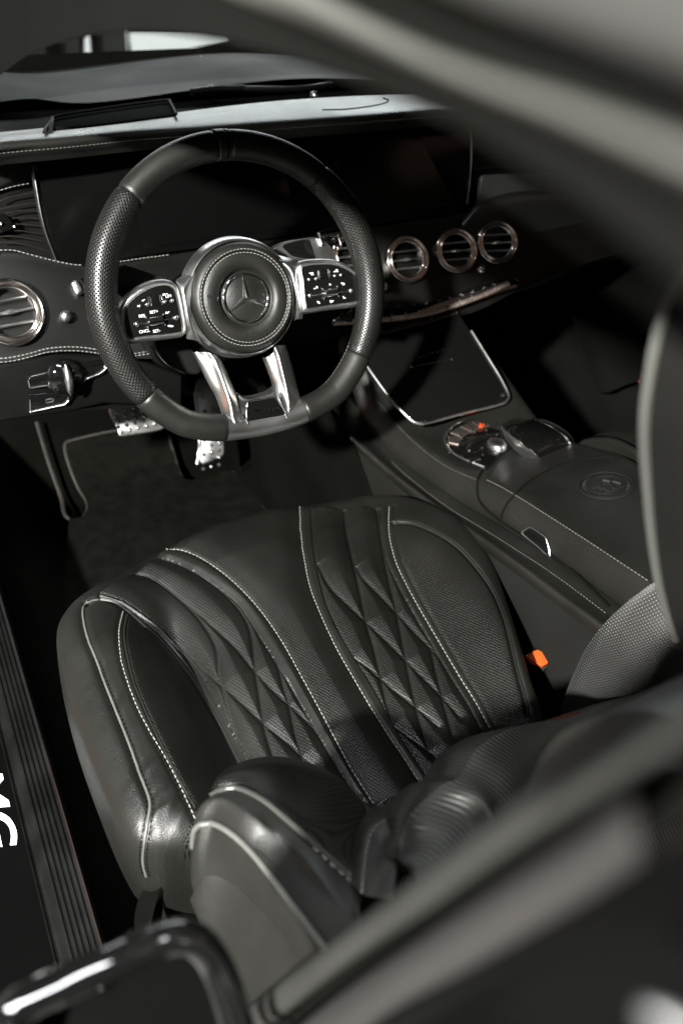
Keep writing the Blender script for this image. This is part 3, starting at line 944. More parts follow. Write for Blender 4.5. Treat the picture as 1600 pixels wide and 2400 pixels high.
# ================================================================== STEERING WHEEL
TAU = math.radians(22.472)
WC = np.array([-0.37, 0.0, 0.69884])
WU = np.array([0, math.sin(TAU), math.cos(TAU)])
WN = np.array([0, -math.cos(TAU), math.sin(TAU)])
WP = Plane(WC, WN)                     # ux = +x, uy = up in the wheel plane
wheel = thing('steering_wheel', None, 'flat-bottomed black leather steering wheel with perforated grips and silver spokes', 'steering wheel', mat4=Matrix(frame(WC, WP.ux, WP.uy, WN).tolist()))
WM = frame(WC, WP.ux, WP.uy, WN)


def w3(p): return WP.w(*p)
def wl(k, pts, h=0.0): return [WP.loc(u, v, p[2] if len(p) > 2 else h) for (u, v, *_), p in zip(cr(k, *pts), pts)]


RM = 0.173
def rim_pt(a):
    x, y = RM * math.sin(a), RM * math.cos(a)
    yf = -0.159
    if y < yf + 0.02:
        s = (yf + 0.02 - y) / 0.034
        y = yf + 0.02 - 0.02 * min(1, s * 1.25 - 0.25 * s * s) if s < 1.6 else yf
    return np.array([x, y, 0])


def rim_seg(name, a0, a1, m, rr=0.0172, n=60, bulge=0.0, perf=False, pinch=0.0, rdep=0.0185):
    A = np.linspace(a0, a1, n)
    P = np.array([rim_pt(a) for a in A])
    T = np.gradient(P, axis=0)
    T /= np.linalg.norm(T, axis=1)[:, None]
    Nn = np.array([0, 0, 1.0])
    B = np.cross(Nn, T)
    k = 28
    V, uv = [], []
    Ls = np.concatenate([[0], np.cumsum(np.linalg.norm(np.diff(P, axis=0), axis=1))])
    for i in range(n):
        e = min(i, n - 1 - i) / (n - 1)
        s = 1 - pinch * math.exp(-(e / 0.012) ** 2)
        bz = 1 + bulge * math.sin(math.pi * i / (n - 1)) ** 0.6
        for j in range(k + 1):
            th = 2 * math.pi * j / k
            V.append(P[i] + B[i] * math.cos(th) * rr * s * bz + Nn * math.sin(th) * rdep * s * bz)
            uv.append((Ls[i], th * rr))
    F = grid_faces(n, k + 1)
    c0, c1 = len(V), len(V) + 1
    V += [P[0], P[-1]]
    uv += [(0, 0), (0, 0)]
    F += [(c0, j + 1, j) for j in range(k)] + [(c1, (n - 1) * (k + 1) + j, (n - 1) * (k + 1) + j + 1) for j in range(k)]
    Vw = [w3(p) for p in V]
    return mesh(name, Vw, F, m, wheel, uv=uv, sharp=55)


AT, AB, AM = 0.7466, math.pi - 0.976, math.pi - 0.312
g = 0.006
rim_seg('top_leather', -AT + g, -0.052, M_leather_s, pinch=0.08)
rim_seg('top_leather', 0.052, AT - g, M_leather_s, pinch=0.08)
rim_seg('top_band', -0.046, 0.020, M_leather_s, rr=0.0178, n=14, rdep=0.019, pinch=0.06)
rim_seg('top_band', 0.024, 0.047, M_leather_s, rr=0.0178, n=14, rdep=0.019, pinch=0.06)
rim_seg('grip', AT, AB, M_grip, bulge=0.07, pinch=0.06, n=90)
rim_seg('grip', -AB, -AT, M_grip, bulge=0.07, pinch=0.06, n=90)
rim_seg('lower_leather', AB + g, AM - g, M_leather_s, pinch=0.08)
rim_seg('lower_leather', -AM + g, -AB - g, M_leather_s, pinch=0.08)
rim_seg('core', -math.pi, math.pi, M_seal, rr=0.0155, n=160, rdep=0.0165)
rim_seg('bottom_metal', AM, 2 * math.pi - AM, M_satin, rr=0.0168, n=40, rdep=0.018)
sb = MB()
for sgn in (1, -1):
    A = np.linspace(AT, AM, 150) * sgn
    stitches(sb, [w3(rim_pt(a) * (1 - 0.098) + np.array([0, 0, -0.003])) for a in A], 0.003, 0.002, 0.0005)
    A = np.linspace(0.06, AT, 60) * sgn
    stitches(sb, [w3(rim_pt(a) * (1 - 0.098) + np.array([0, 0, -0.003])) for a in A], 0.003, 0.002, 0.0005)
sb.obj('rim_stitching', M_thread_d, wheel)

# hub: turned airbag cover
HC = np.array([0.0, -0.003, 0.0])
def lathe(name, prof, m, parent, k=72, label=None):
    V = []
    for r, h in prof:
        for j in range(k):
            a = 2 * math.pi * j / k
            V.append(w3(HC + np.array([r * math.cos(a), r * math.sin(a), h])))
    return mesh(name, V, grid_faces(len(prof), k, True), m, parent, sharp=60)


cover = lathe('airbag_cover', [(0.001, 0.0015), (0.027, 0.002), (0.0295, -0.0012), (0.0325, -0.001), (0.035, 0.004), (0.0375, 0.0068), (0.042, 0.0082), (0.049, 0.0080), (0.0530, 0.0066), (0.0546, 0.0054), (0.0552, 0.0040), (0.0560, 0.0052), (0.058, 0.0058), (0.061, 0.0044), (0.0645, 0.0005), (0.0665, -0.005), (0.0668, -0.02)], M_leather_s, wheel)
lathe('hub_ring', [(0.0668, -0.016), (0.0675, -0.0075), (0.0685, -0.006), (0.0700, -0.0075), (0.0725, -0.013), (0.075, -0.03)], M_satin, wheel)
sb = MB()
for r, h in ((0.0575, 0.0064), (0.0535, 0.0072)):
    stitches(sb, [w3(HC + np.array([r * math.cos(a), r * math.sin(a), h])) for a in np.linspace(0, 2 * math.pi, 260)], 0.0026, 0.0019, 0.00048)
sb.obj('stitching', M_thread, cover)
em = MB()
em.tube([w3(HC + np.array([0.0285 * math.cos(a), 0.0285 * math.sin(a), 0.0035])) for a in np.linspace(0, 2 * math.pi, 64, endpoint=False)], 0.0016, 10, closed=True)
V = [w3(HC + np.array([0, 0, 0.0075]))]
for i in range(6):
    a = math.pi / 2 + i * math.pi / 3
    r = 0.028 if i % 2 == 0 else 0.0042
    V.append(w3(HC + np.array([r * math.cos(a), r * math.sin(a), 0.0035 if i % 2 == 0 else 0.002])))
em.add(V, [(0, 1 + i, 1 + (i + 1) % 6) for i in range(6)])
em.obj('emblem', M_chrome, cover, sharp=15)
eb = MB()
text_mesh('embossed_word', 'AIRBAG', 0.0085, M_leather, cover, frame(w3(HC + np.array([0.004, -0.0445, 0.0082])), WP.ux, WP.uy, WN), extrude=0.0005, bold=0.0001)
text_mesh('embossed_mark', 'SRS', 0.006, M_leather, cover, frame(w3(HC + np.array([-0.0455, 0.008, 0.0082])), WP.ux, WP.uy, WN), extrude=0.0004)

# switch pods: bezel ring + black panel
def ring_loft(name, outs, m, parent, n=120):
    R = [resamp(catmull(o, 10, True), n, True) for o in outs]
    V = np.concatenate(R)
    return mesh(name, [w3(p) for p in V], grid_faces(len(R), n, True), m, parent, sharp=50)


def offset_poly(P, d):
    P = np.array(P)
    c = P.mean(0)
    Q = P.copy()
    n = len(P)
    for i in range(n):
        t = P[(i + 1) % n] - P[i - 1]
        nn = np.array([-t[1], t[0], 0]) / (np.linalg.norm(t[:2]) + 1e-9)
        if nn.dot(c - P[i]) > 0: nn = -nn
        Q[i] = P[i] + nn * d
    return Q


def seth(P, h):
    P = np.array(P)
    P[:, 2] = h
    return P


HP = -0.004
podL = wl('c', [(215, 1150), (180, 1000), (165, 840), (200, 640), (330, 480), (520, 340), (720, 250), (900, 222), (1010, 245), (1085, 330), (1130, 480), (1180, 720), (1225, 960), (1220, 1060), (1130, 1095), (850, 1130), (500, 1165), (280, 1195)], HP)
podR = wl('b', [(420, 700), (395, 560), (430, 510), (560, 485), (800, 480), (960, 520), (1100, 600), (1180, 680), (1205, 800), (1210, 930), (1190, 990), (1090, 1020), (800, 1055), (500, 1100), (465, 1085), (445, 960)], HP)
for P, lab in ((podL, 'left'), (podR, 'right')):
    P = np.array(P)
    P = resamp(catmull(P, 8, True), 60, True)
    pod = panel('switch_pod', [w3(p) for p in seth(P, HP + 0.001)], WN, 0.006, M_pod, wheel, bevel=0.0008)
    ring_loft('pod_bezel', [seth(offset_poly(P, 0.0075), HP - 0.016), seth(offset_poly(P, 0.0068), HP - 0.004), seth(offset_poly(P, 0.0045), HP + 0.0008), seth(offset_poly(P, 0.0026), HP + 0.0018), seth(offset_poly(P, 0.0012), HP + 0.0006), seth(offset_poly(P, 0.0006), HP - 0.001), seth(offset_poly(P, 0.0), HP + 0.0018), seth(offset_poly(P, -0.0008), HP + 0.0002)], M_satin, wheel)
    ic = MB()
    ch = MB()
    if lab == 'left':
        K, roll = 'c', (735, 880)
        sq = (735, 505)
        dots = [(440, 605), (580, 580), (900, 528), (1035, 512)]
        words = [('LIM', (975, 425)), ('RES', (490, 790)), ('SET+', (710, 715)), ('CNCL', (535, 1070)), ('SET-', (760, 1065))]
        stems = [(385, 945), (1105, 820)]
        small = [(505, 490), (915, 385), (965, 715), (1010, 980)]
    else:
        K, roll = 'b', (800, 880)
        sq = (712, 620)
        dots = [(500, 695), (595, 685), (860, 642), (945, 632)]
        words = []
        stems = [(510, 920), (1090, 855)]
        small = [(530, 615), (880, 570), (598, 805), (785, 760), (975, 755), (635, 1015), (815, 1005), (990, 950)]
    c = np.array(wl(K, [roll], HP)[0])
    hw = 0.0085
    tl = 0.13
    ax = np.array([1, 0, 0])
    ch.tube([w3(c + ax * s * hw + np.array([0, 0, 0.003])) for s in np.linspace(-1, 1, 12)], 0.0052, 14)
    for s in (-1, 1):
        for q in (-0.006, 0.006):
            ch.ball(w3(c + ax * s * 0.0105 + np.array([0, q, 0.003])), 0.0016, 8)
    for st in stems:
        e = np.array(wl(K, [st], HP)[0])
        ch.ball(w3(e + np.array([0, 0, 0.002])), 0.0034, 10)
        ch.tube([w3(e + np.array([0, 0, 0.001])), w3((e + c) / 2 + np.array([0, 0, 0.001])), w3(c + np.array([0, 0, 0.001]))], 0.0011, 6)
    s0 = np.array(wl(K, [sq], HP)[0])
    for s in (-1, 1):
        ch.tube([w3(s0 + np.array([s * 0.0068, q, 0.0018])) for q in (-0.0055, -0.002, 0.002, 0.0055)], [0.0012, 0.0018, 0.0018, 0.0012], 8)
    for d in dots:
        e = np.array(wl(K, [d], HP)[0])
        ch.ball(w3(e + np.array([0, 0, 0.0022])), 0.0026, 10)
    ch.obj('chrome_keys', M_chrome, pod)
    kb = panel('touch_key', [w3(s0 + np.array([x, y, 0.0022])) for x, y in ((-0.0052, -0.0055), (0.0052, -0.0055), (0.0052, 0.0055), (-0.0052, 0.0055))], WN, 0.003, M_gloss, pod, bevel=0.0008)
    for d in small:
        e = np.array(wl(K, [d], HP)[0])
        for kx_ in range(4):
            ic.box(w3(e + np.array([random.uniform(-0.002, 0.002), random.uniform(-0.0014, 0.0014), 0.0013])), WP.ux * random.uniform(0.0006, 0.0018), WP.uy * random.uniform(0.0003, 0.0007), WN * 0.0001)
    ic.obj('symbols', M_icon, pod)
    for wd, d in words:
        e = np.array(wl(K, [d], HP)[0])
        text_mesh('key_word', wd, 0.0048, M_icon, pod, frame(w3(e + np.array([0, 0, 0.0013])), WP.ux, WP.uy, WN), extrude=0.0001)

# silver bridge between pods and hub, and the twin lower spokes
def wloft(name, rows, m, sub=4, nc=40):
    return loft(name, [[w3(p) for p in r] for r in rows], m, wheel, nc=nc, sub=sub)


brL0 = wl('C', [(640, 225, -0.022), (585, 285, -0.020), (520, 330, -0.016), (505, 345, -0.012), (520, 380, -0.010), (533, 440, -0.009), (545, 520, -0.009), (556, 600, -0.010), (560, 640, -0.014)])
brL1 = wl('C', [(655, 240, -0.012), (605, 300, -0.008), (565, 350, -0.004), (545, 395, -0.001), (552, 440, 0.0), (562, 500, 0.0005), (575, 560, 0.0), (592, 610, -0.003), (610, 650, -0.008)])
brL2 = wl('C', [(675, 255, -0.014), (632, 305, -0.011), (602, 355, -0.008), (585, 400, -0.006), (580, 450, -0.005), (584, 510, -0.005), (596, 570, -0.006), (615, 620, -0.008), (640, 665, -0.011)])
wloft('spoke_bridge', [brL0, brL1, brL2], M_satin, sub=8)
brR0 = wl('C', [(1010, 205, -0.020), (1060, 222, -0.017), (1110, 235, -0.013), (1140, 262, -0.010), (1128, 300, -0.009), (1130, 350, -0.009), (1140, 420, -0.009), (1155, 490, -0.010), (1150, 540, -0.016)])
brR1 = wl('C', [(1000, 220, -0.012), (1045, 245, -0.005), (1085, 270, -0.001), (1105, 300, 0.0), (1110, 330, 0.0), (1115, 370, 0.0), (1125, 430, -0.001), (1130, 490, -0.005), (1125, 540, -0.012)])
brR2 = wl('C', [(995, 235, -0.012), (1030, 262, -0.009), (1062, 295, -0.006), (1082, 330, -0.005), (1093, 365, -0.005), (1102, 400, -0.006), (1110, 450, -0.008), (1112, 500, -0.011), (1108, 550, -0.015)])
wloft('spoke_bridge', [brR0, brR1, brR2], M_satin, sub=8)
# arms reaching from the pod tops to the rim
aL = wl('d', [(-130, 30, -0.020), (-60, 170, -0.018), (20, 330, -0.016), (100, 480, -0.013), (180, 620, -0.010), (240, 790, -0.004), (300, 960, 0.004), (330, 1060, 0.004)])
rL = wl('d', [(60, 40, -0.010), (150, 140, -0.006), (215, 300, -0.002), (290, 520, 0.004), (350, 700, 0.009), (405, 880, 0.014), (440, 960, 0.0165), (450, 1010, 0.012)])
mL = wl('d', [(0, 30, -0.017), (60, 150, -0.011), (130, 310, -0.008), (215, 510, -0.003), (280, 680, 0.003), (335, 850, 0.011), (385, 965, 0.0165), (400, 1030, 0.012)])
iL = wl('d', [(150, 70, -0.016), (235, 175, -0.016), (310, 340, -0.014), (390, 520, -0.010), (440, 650, -0.002), (480, 800, 0.008), (530, 930, 0.016), (545, 1000, 0.014)])
wloft('lower_spoke', [[p - np.array([0, 0, 0.012]) for p in map(np.array, aL)], aL, mL, rL, iL, [np.array(p) - np.array([0, 0, 0.012]) for p in iL]], M_satin, sub=6)
aR = wl('d', [(1060, -60, -0.020), (1105, 80, -0.018), (1150, 230, -0.016), (1190, 400, -0.012), (1230, 560, -0.004), (1275, 700, 0.005), (1300, 800, 0.009), (1310, 870, 0.006)])
rR = wl('d', [(930, -50, -0.012), (975, 50, -0.007), (1020, 210, -0.002), (1065, 390, 0.004), (1095, 540, 0.009), (1115, 680, 0.013), (1125, 800, 0.016), (1130, 880, 0.012)])
mR = wl('d', [(890, 40, -0.014), (925, 130, -0.010), (960, 270, -0.006), (1000, 420, 0.000), (1035, 560, 0.006), (1070, 680, 0.011), (1090, 800, 0.0155), (1100, 890, 0.012)])
iR = wl('d', [(800, 100, -0.016), (830, 190, -0.016), (875, 310, -0.013), (915, 430, -0.008), (930, 540, -0.001), (960, 660, 0.008), (1040, 830, 0.016), (1060, 900, 0.013)])
wloft('lower_spoke', [[p - np.array([0, 0, 0.012]) for p in map(np.array, aR)], aR, rR, mR, iR, [np.array(p) - np.array([0, 0, 0.012]) for p in iR]], M_satin, sub=6)
cb0 = wl('d', [(420, 560, -0.012), (490, 598, -0.012), (590, 612, -0.012), (720, 585, -0.012), (840, 545, -0.012), (910, 490, -0.012)])
cb1 = wl('d', [(440, 590, -0.003), (500, 625, -0.003), (590, 638, -0.003), (720, 612, -0.003), (850, 575, -0.003), (915, 530, -0.003)])
cb2 = wl('d', [(455, 680, 0.004), (520, 690, 0.004), (600, 690, 0.004), (740, 665, 0.004), (870, 630, 0.004), (940, 610, 0.004)])
cb3 = wl('d', [(490, 850, 0.014), (540, 850, 0.014), (620, 845, 0.014), (760, 815, 0.014), (900, 790, 0.014), (1000, 770, 0.014)])
wloft('lower_spoke', [[np.array(p) - np.array([0, 0, 0.012]) for p in cb0], cb0, cb1, cb2, cb3], M_satin, sub=6)
bd = wl('d', [(560, 720), (575, 690), (640, 668), (880, 628), (925, 630), (985, 720), (1060, 850), (820, 895), (580, 935), (552, 900)], 0.0165)
bp = panel('badge_plate', [w3(p) for p in resamp(catmull(bd, 6, True), 60, True)], WN, 0.004, M_gloss, wheel, bevel=0.001)
tube('badge_frame', [w3(np.array(p) + np.array([0, 0, 0.0004])) for p in resamp(catmull(wl('d', [(575, 980), (556, 900), (548, 800), (560, 705), (600, 668), (740, 645), (920, 618), (980, 690), (1045, 800), (1070, 870), (1065, 940)], 0.0165), 6), 80)], 0.0011, M_chrome, bp, 8)
text_mesh('badge_letters', 'AMG', 0.0075, M_chrome, bp, frame(w3(np.array(wl('d', [(880, 775)], 0.0172)[0])), WP.ux, WP.uy, WN), extrude=0.0003, shear=0.25, xs=1.3)
bk = MB()
for i in range(3):
    q = np.array(wl('d', [(660 + 25 * i, 800 - 4 * i)], 0.0172)[0])
    bk.box(w3(q), WP.ux * 0.0012 + WP.uy * 0.0006, WP.uy * 0.0004, WN * 0.0003)
bk.obj('badge_bars', M_dchrome, bp)

# ------------------------------------------------------------------ column, stalks
colm = thing('steering_column', w3((0, 0, -0.12)), 'black steering column with shift paddle and silver gear stalk behind the wheel', 'steering column')
V = []
for r, h in ((0.045, -0.02), (0.052, -0.05), (0.060, -0.09), (0.066, -0.16), (0.070, -0.30)):
    for j in range(40):
        a = 2 * math.pi * j / 40
        V.append(w3((r * 1.1 * math.cos(a), r * math.sin(a) - 0.012 - 0.1 * (-h - 0.02), h)))
mesh('shroud', V, grid_faces(5, 40, True), M_plastic, colm)
WPb = Plane(WC + WN * -0.05, WN)
gs = [WPb.at(u, v) for u, v in cr('b', (0, 270), (60, 215), (250, 140), (520, 105), (660, 110), (760, 170), (830, 250), (870, 370), (880, 440), (560, 430), (100, 400))]
stalk = panel('gear_stalk', resamp(catmull(gs, 8, True), 70, True), WN, 0.02, M_satin, colm, bevel=0.007, segs=5)
gi = [WPb.at(u, v, 0.0008) for u, v in cr('b', (135, 215), (300, 155), (500, 130), (540, 190), (580, 320), (585, 400), (300, 370), (200, 300))]
panel('stalk_window', resamp(catmull(gi, 6, True), 50, True), WN, 0.003, M_gloss, stalk, bevel=0.001)
tp = [WPb.at(u, v, -0.004) for u, v in cr('b', (690, 75), (820, 80), (960, 90), (975, 200), (880, 210), (720, 170))]
panel('stalk_tip', tp, WN, 0.012, M_dchrome, stalk, bevel=0.003)
bb = MB()
for x in ((670, 120), (945, 140)):
    u, v = cr('b', x)[0]
    bb.tube([WPb.at(u - 4, v - 14, 0.002), WPb.at(u, v, 0.004), WPb.at(u + 3, v + 16, 0.002)], 0.0022, 8)
bb.obj('stalk_ring', M_chrome, stalk)
pdl = [WPb.at(u, v) for u, v in cr('C', (185, 300), (215, 275), (250, 265), (330, 290), (420, 320), (470, 330), (380, 370), (300, 400), (250, 430), (210, 410), (188, 370))]
panel('shift_paddle', resamp(catmull(pdl, 6, True), 50, True), WN, 0.006, M_plastic, colm, bevel=0.0015)
tube('paddle_edge', [WPb.at(u, v, 0.001) for u, v in catmull(cr('C', (186, 310), (205, 285), (245, 266), (262, 270)), 6)], 0.0008, M_dchrome, colm, 6)
pd2 = [WPb.at(u, v) for u, v in cr('b', (860, 1280), (930, 1200), (1040, 1120), (1110, 1090), (1130, 1180), (1120, 1290), (1000, 1290))]
panel('shift_paddle', resamp(catmull(pd2, 6, True), 40, True), WN, 0.006, M_dchrome, colm, bevel=0.002)
lw = [WPb.at(u, v, -0.03) for u, v in cr('C', (395, 650), (420, 720), (470, 780), (560, 820), (640, 810), (600, 700), (540, 640))]
panel('column_cover', resamp(catmull(lw, 6, True), 50, True), WN, 0.03, M_plastic, colm, bevel=0.008)
tube('cover_seam', resamp(catmull([WPb.at(u, v, -0.028) for u, v in cr('C', (396, 655), (415, 715), (470, 775), (550, 815))]), 30), 0.0012, M_dchrome, colm, 6)

# ================================================================== PEDALS, FLOOR MAT
def pedal(nm, label, pts, n, y, studs, rows):
    p0 = aY(*pts[0], y)
    PP = Plane(p0, n)
    t = thing(nm, p0, label, 'pedal', 'drilled metal pedals')
    out = resamp(catmull([PP.at(u, v) for u, v in pts], 5, True), 60, True)
    panel('plate', out, PP.n, 0.008, M_alu, t, bevel=0.003)
    b = MB()
    for (u, v) in studs:
        c = PP.at(u, v, 0.0)
        b.tube([c - PP.n * 0.001, c + PP.n * 0.0012, c + PP.n * 0.0022], [0.0036, 0.0036, 0.0026], 12)
    b.obj('studs', M_rubber, t)
    d = MB()
    for (u, v) in rows:
        c = PP.at(u, v, 0.0)
        d.ball(c, 0.0036, 10)
    d.obj('dimples', M_alu, t)
    return t, PP


st, dm = [], []
for r in range(6):
    for c in range(7):
        x, y = 165 + c * 88 - r * 2 + (18 if r % 2 else 0) + r * 14, 335 + r * 52 - c * 22 + (0 if r else 0)
        (dm if r % 2 == 1 or r == 2 else st).append(cr('h', (x, y))[0])
t, PPb = pedal('brake_pedal', 'wide drilled metal brake pedal left of the lower wheel rim', cr('h', (112, 300), (150, 262), (325, 220), (480, 190), (700, 150), (745, 260), (760, 420), (690, 560), (450, 615), (240, 645), (200, 560), (130, 420)), (-0.1, -1, 0.62), 0.44, st, dm)
tube('arm', [PPb.at(430, 900, -0.01), PPb.at(450, 820, -0.06), PPb.at(470, 700, -0.2)], 0.012, M_plastic, t, 8)
st, dm = [], []
for r in range(9):
    for c in range(3):
        x, y = 1120 + c * 82 - r * 2, 700 + (r - 6) * 75 - c * 22 + 130
        (st if (r + c) % 2 == 0 else dm).append(cr('h', (x, y))[0])
t, PPa = pedal('accelerator_pedal', 'tall narrow drilled metal accelerator pedal behind the lower wheel rim', cr('h', (1010, 60), (1150, 20), (1260, 30), (1300, 300), (1320, 650), (1320, 840), (1200, 890), (1080, 930), (1055, 700), (1030, 380)), (-0.25, -1, 0.55), 0.47, st, dm)
tube('bright_edge', resamp(catmull([PPa.at(u, v, 0.001) for u, v in cr('h', (1018, 100), (1028, 250), (1040, 370), (1058, 560), (1068, 700), (1062, 800), (1040, 930))]), 40), 0.0032, mat('bright_metal', (0.9, 0.9, 0.88), 0.3, metal=1), t, 8)
MZ = 0.03
mo = [(85, 970), (112, 1060), (140, 1140), (148, 1178), (160, 1192), (175, 1195), (193, 1188), (203, 1168), (198, 1148), (182, 1122), (166, 1085), (153, 1045), (151, 1020), (165, 1011), (210, 1000), (260, 990), (320, 984), (378, 977), (392, 1020), (405, 1065), (415, 1092), (425, 1104), (440, 1106), (480, 1098), (530, 1085), (548, 1092), (570, 1120), (612, 1178)]
def aM(u, v, dz=0.0):
    """on the footwell carpet: flat floor, then the rising toe board"""
    p = aZ(u, v, MZ + dz)
    if p[1] > 0.62:
        Pt = Plane((0, 0.62, MZ + dz), (0, -0.26, 0.43))
        p = Pt.at(u, v)
    return p


mt = thing('floor_mat', aM(300, 1250), 'black velour floor mat with pale bound edge in the driver footwell', 'floor mat')
bnd = resamp(catmull([aM(u, v, 0.004) for u, v in mo], 6), 160)
tube('binding', bnd, 0.0042, M_bind, mt, 8, flat=0.7)
edge = [aM(u, v, 0.003) for u, v in mo[4:]]
poly = [aM(160, 1192, 0.003)] + [aM(u, v, 0.003) for u, v in mo[5:]] + [aM(700, 1300, 0.003), aM(620, 1500, 0.003), aM(300, 1600, 0.003), aM(150, 1420, 0.003), aM(150, 1300, 0.003)]
bm = bmesh.new()
vs = [bm.verts.new(tuple(p)) for p in poly]
es = [bm.edges.new((vs[i], vs[(i + 1) % len(vs)])) for i in range(len(vs))]
bmesh.ops.triangle_fill(bm, edges=es, use_beauty=True)
ext = bmesh.ops.extrude_face_region(bm, geom=bm.faces[:])
bmesh.ops.translate(bm, verts=[x for x in ext['geom'] if isinstance(x, bmesh.types.BMVert)], vec=(0, 0, 0.004))
bm_obj('velour', bm, M_mat, mt, smooth=False)
# side wall of the tunnel next to the footwell
loft('tunnel_carpet', [[aX(560, 1000, -0.19), aX(640, 985, -0.185), aX(700, 960, -0.18), aX(800, 900, -0.175)], [np.array([-0.22, 0.45, 0.28]), np.array([-0.215, 0.2, 0.28]), np.array([-0.21, 0.0, 0.28]), np.array([-0.2, -0.6, 0.28])]], M_carpet, body, nc=20, sub=2) if False else None

# ================================================================== RAY MAPPING ONTO BUILT SURFACES
from mathutils.bvhtree import BVHTree


def bvh_of(objs):
    V, F = [], []
    bpy.context.view_layer.update()
    for o in objs:
        k = len(V)
        V += [tuple(o.matrix_world @ v.co) for v in o.data.vertices]
        F += [tuple(i + k for i in p.vertices) for p in o.data.polygons]
    return BVHTree.FromPolygons(V, F)


def hit(bv, u, v, off=0.0):
    d = ray(u, v)
    loc, n, i, dist = bv.ray_cast(Vector(CAM), Vector(d).normalized())
    if loc is None: return None, None
    n = np.array(n)
    if n.dot(-d) < 0: n = -n
    return np.array(loc) + n * off, n


def hits(bv, pts, off=0.0, n=8, num=None):
    C2 = catmull([(p[0], p[1]) for p in pts], n)
    if num: C2 = resamp(C2, num)
    P = [hit(bv, u, v, off)[0] for u, v in C2]
    return np.array([p for p in P if p is not None])


# ================================================================== CENTRE CONSOLE
con = thing('center_console', (0, -0.1, 0.45), 'black leather centre console with glossy tray lid, control knob and padded armrest', 'console')
RA = [aX(u, v, x) for u, v, x in [(800, 742, -0.075), (836, 830, -0.073), (861, 908, -0.07), (925, 985, -0.067), (1000, 1046, -0.06), (1095, 1099, -0.055), (1180, 1133, -0.055), (1330, 1228, -0.055), (1490, 1333, -0.055), (1660, 1450, -0.055)]]
RC = [aX(u, v, x) for u, v, x in [(1060, 725, 0.13), (1120, 810, 0.127), (1170, 880, 0.125), (1235, 968, 0.12), (1290, 1008, 0.12), (1420, 1045, 0.12), (1480, 1078, 0.12), (1700, 1215, 0.12)]]
ra, rc = resamp(catmull(RA), 40), resamp(catmull(RC), 40)
def lerp(A, B, t, dz=0.0): return [a * (1 - t) + c * t + np.array([0, 0, dz]) for a, c in zip(A, B)]
crown = np.interp(np.linspace(0, 1, 40), [0, 0.45, 0.6, 1], [-0.004, -0.002, 0.006, 0.008])
rows = [[p + np.array([0.018, 0.0, -0.10]) for p in rc], [p + np.array([0.012, 0.0, -0.02]) for p in rc], list(rc)]
for t in (0.85, 0.65, 0.5, 0.35, 0.15):
    rows.append([a * t + c * (1 - t) + np.array([0, 0, cc * 4 * t * (1 - t)]) for a, c, cc in zip(ra[::1], rc, crown)] if False else [c * t + a * (1 - t) + np.array([0, 0, cc * 4 * t * (1 - t)]) for a, c, cc in zip(ra, rc, crown)])
rows += [[p + np.array([0.004, 0, 0.001]) for p in ra], [p + np.array([-0.003, 0, -0.004]) for p in ra], [p + np.array([-0.012, 0, -0.02]) for p in ra], [p + np.array([-0.018, 0, -0.038]) for p in ra], [p + np.array([-0.016, 0, -0.06]) for p in ra]]
top_o = loft('padded_top', rows, M_leather, con, nc=140, sub=4)
LS = [aX(u, v, -0.097) for u, v in [(760, 905), (840, 1000), (927, 1088), (1020, 1161), (1114, 1219), (1231, 1294), (1306, 1346), (1386, 1407), (1640, 1600)]]
LO = [aX(u, v, -0.122) for u, v in [(720, 915), (800, 992), (900, 1082), (1010, 1167), (1150, 1264), (1300, 1376), (1380, 1434), (1640, 1640)]]
ls_, lo_ = resamp(catmull(LS), 30), resamp(catmull(LO), 30)
led = loft('side_ledge', [[p + np.array([0.034, 0, -0.02]) for p in ls_], [p + np.array([0.026, 0, 0.002]) for p in ls_], [p + np.array([0.012, 0, 0.003]) for p in ls_], list(ls_), [p * 0.4 + q * 0.6 for p, q in zip(ls_, lo_)], list(lo_), [q + np.array([-0.003, 0, -0.008]) for q in lo_], [q + np.array([0.002, 0, -0.022]) for q in lo_]], M_leather, con, nc=110, sub=4)
wall_rows = [[q + np.array([0.004, 0, -0.012]) for q in lo_], [q + np.array([-0.004, 0, -0.06]) for q in lo_], [np.array([-0.128, q[1], 0.15]) for q in lo_], [np.array([-0.132, q[1], -0.0]) for q in lo_]]
loft('side_carpet', wall_rows, mat('console_side', (0.0075, 0.0075, 0.0066), 0.85, spec=0.08, bump=0.4, bscale=900, var=0.25, vscale=6), con, nc=70, sub=3)
loft('footwell_carpet', [[aX(560, 940, -0.15), aX(640, 925, -0.145), aX(720, 915, -0.135), aX(800, 990, -0.124)], [np.array([-0.18, 0.72, 0.36]), np.array([-0.17, 0.45, 0.30]), np.array([-0.15, 0.25, 0.25]), np.array([-0.128, -0.05, 0.20])], [np.array([-0.20, 0.8, 0.06]), np.array([-0.18, 0.45, 0.0]), np.array([-0.16, 0.25, 0.0]), np.array([-0.130, -0.1, 0.0])]], M_carpet, con, nc=30, sub=4)
bvc = bvh_of([top_o, led])

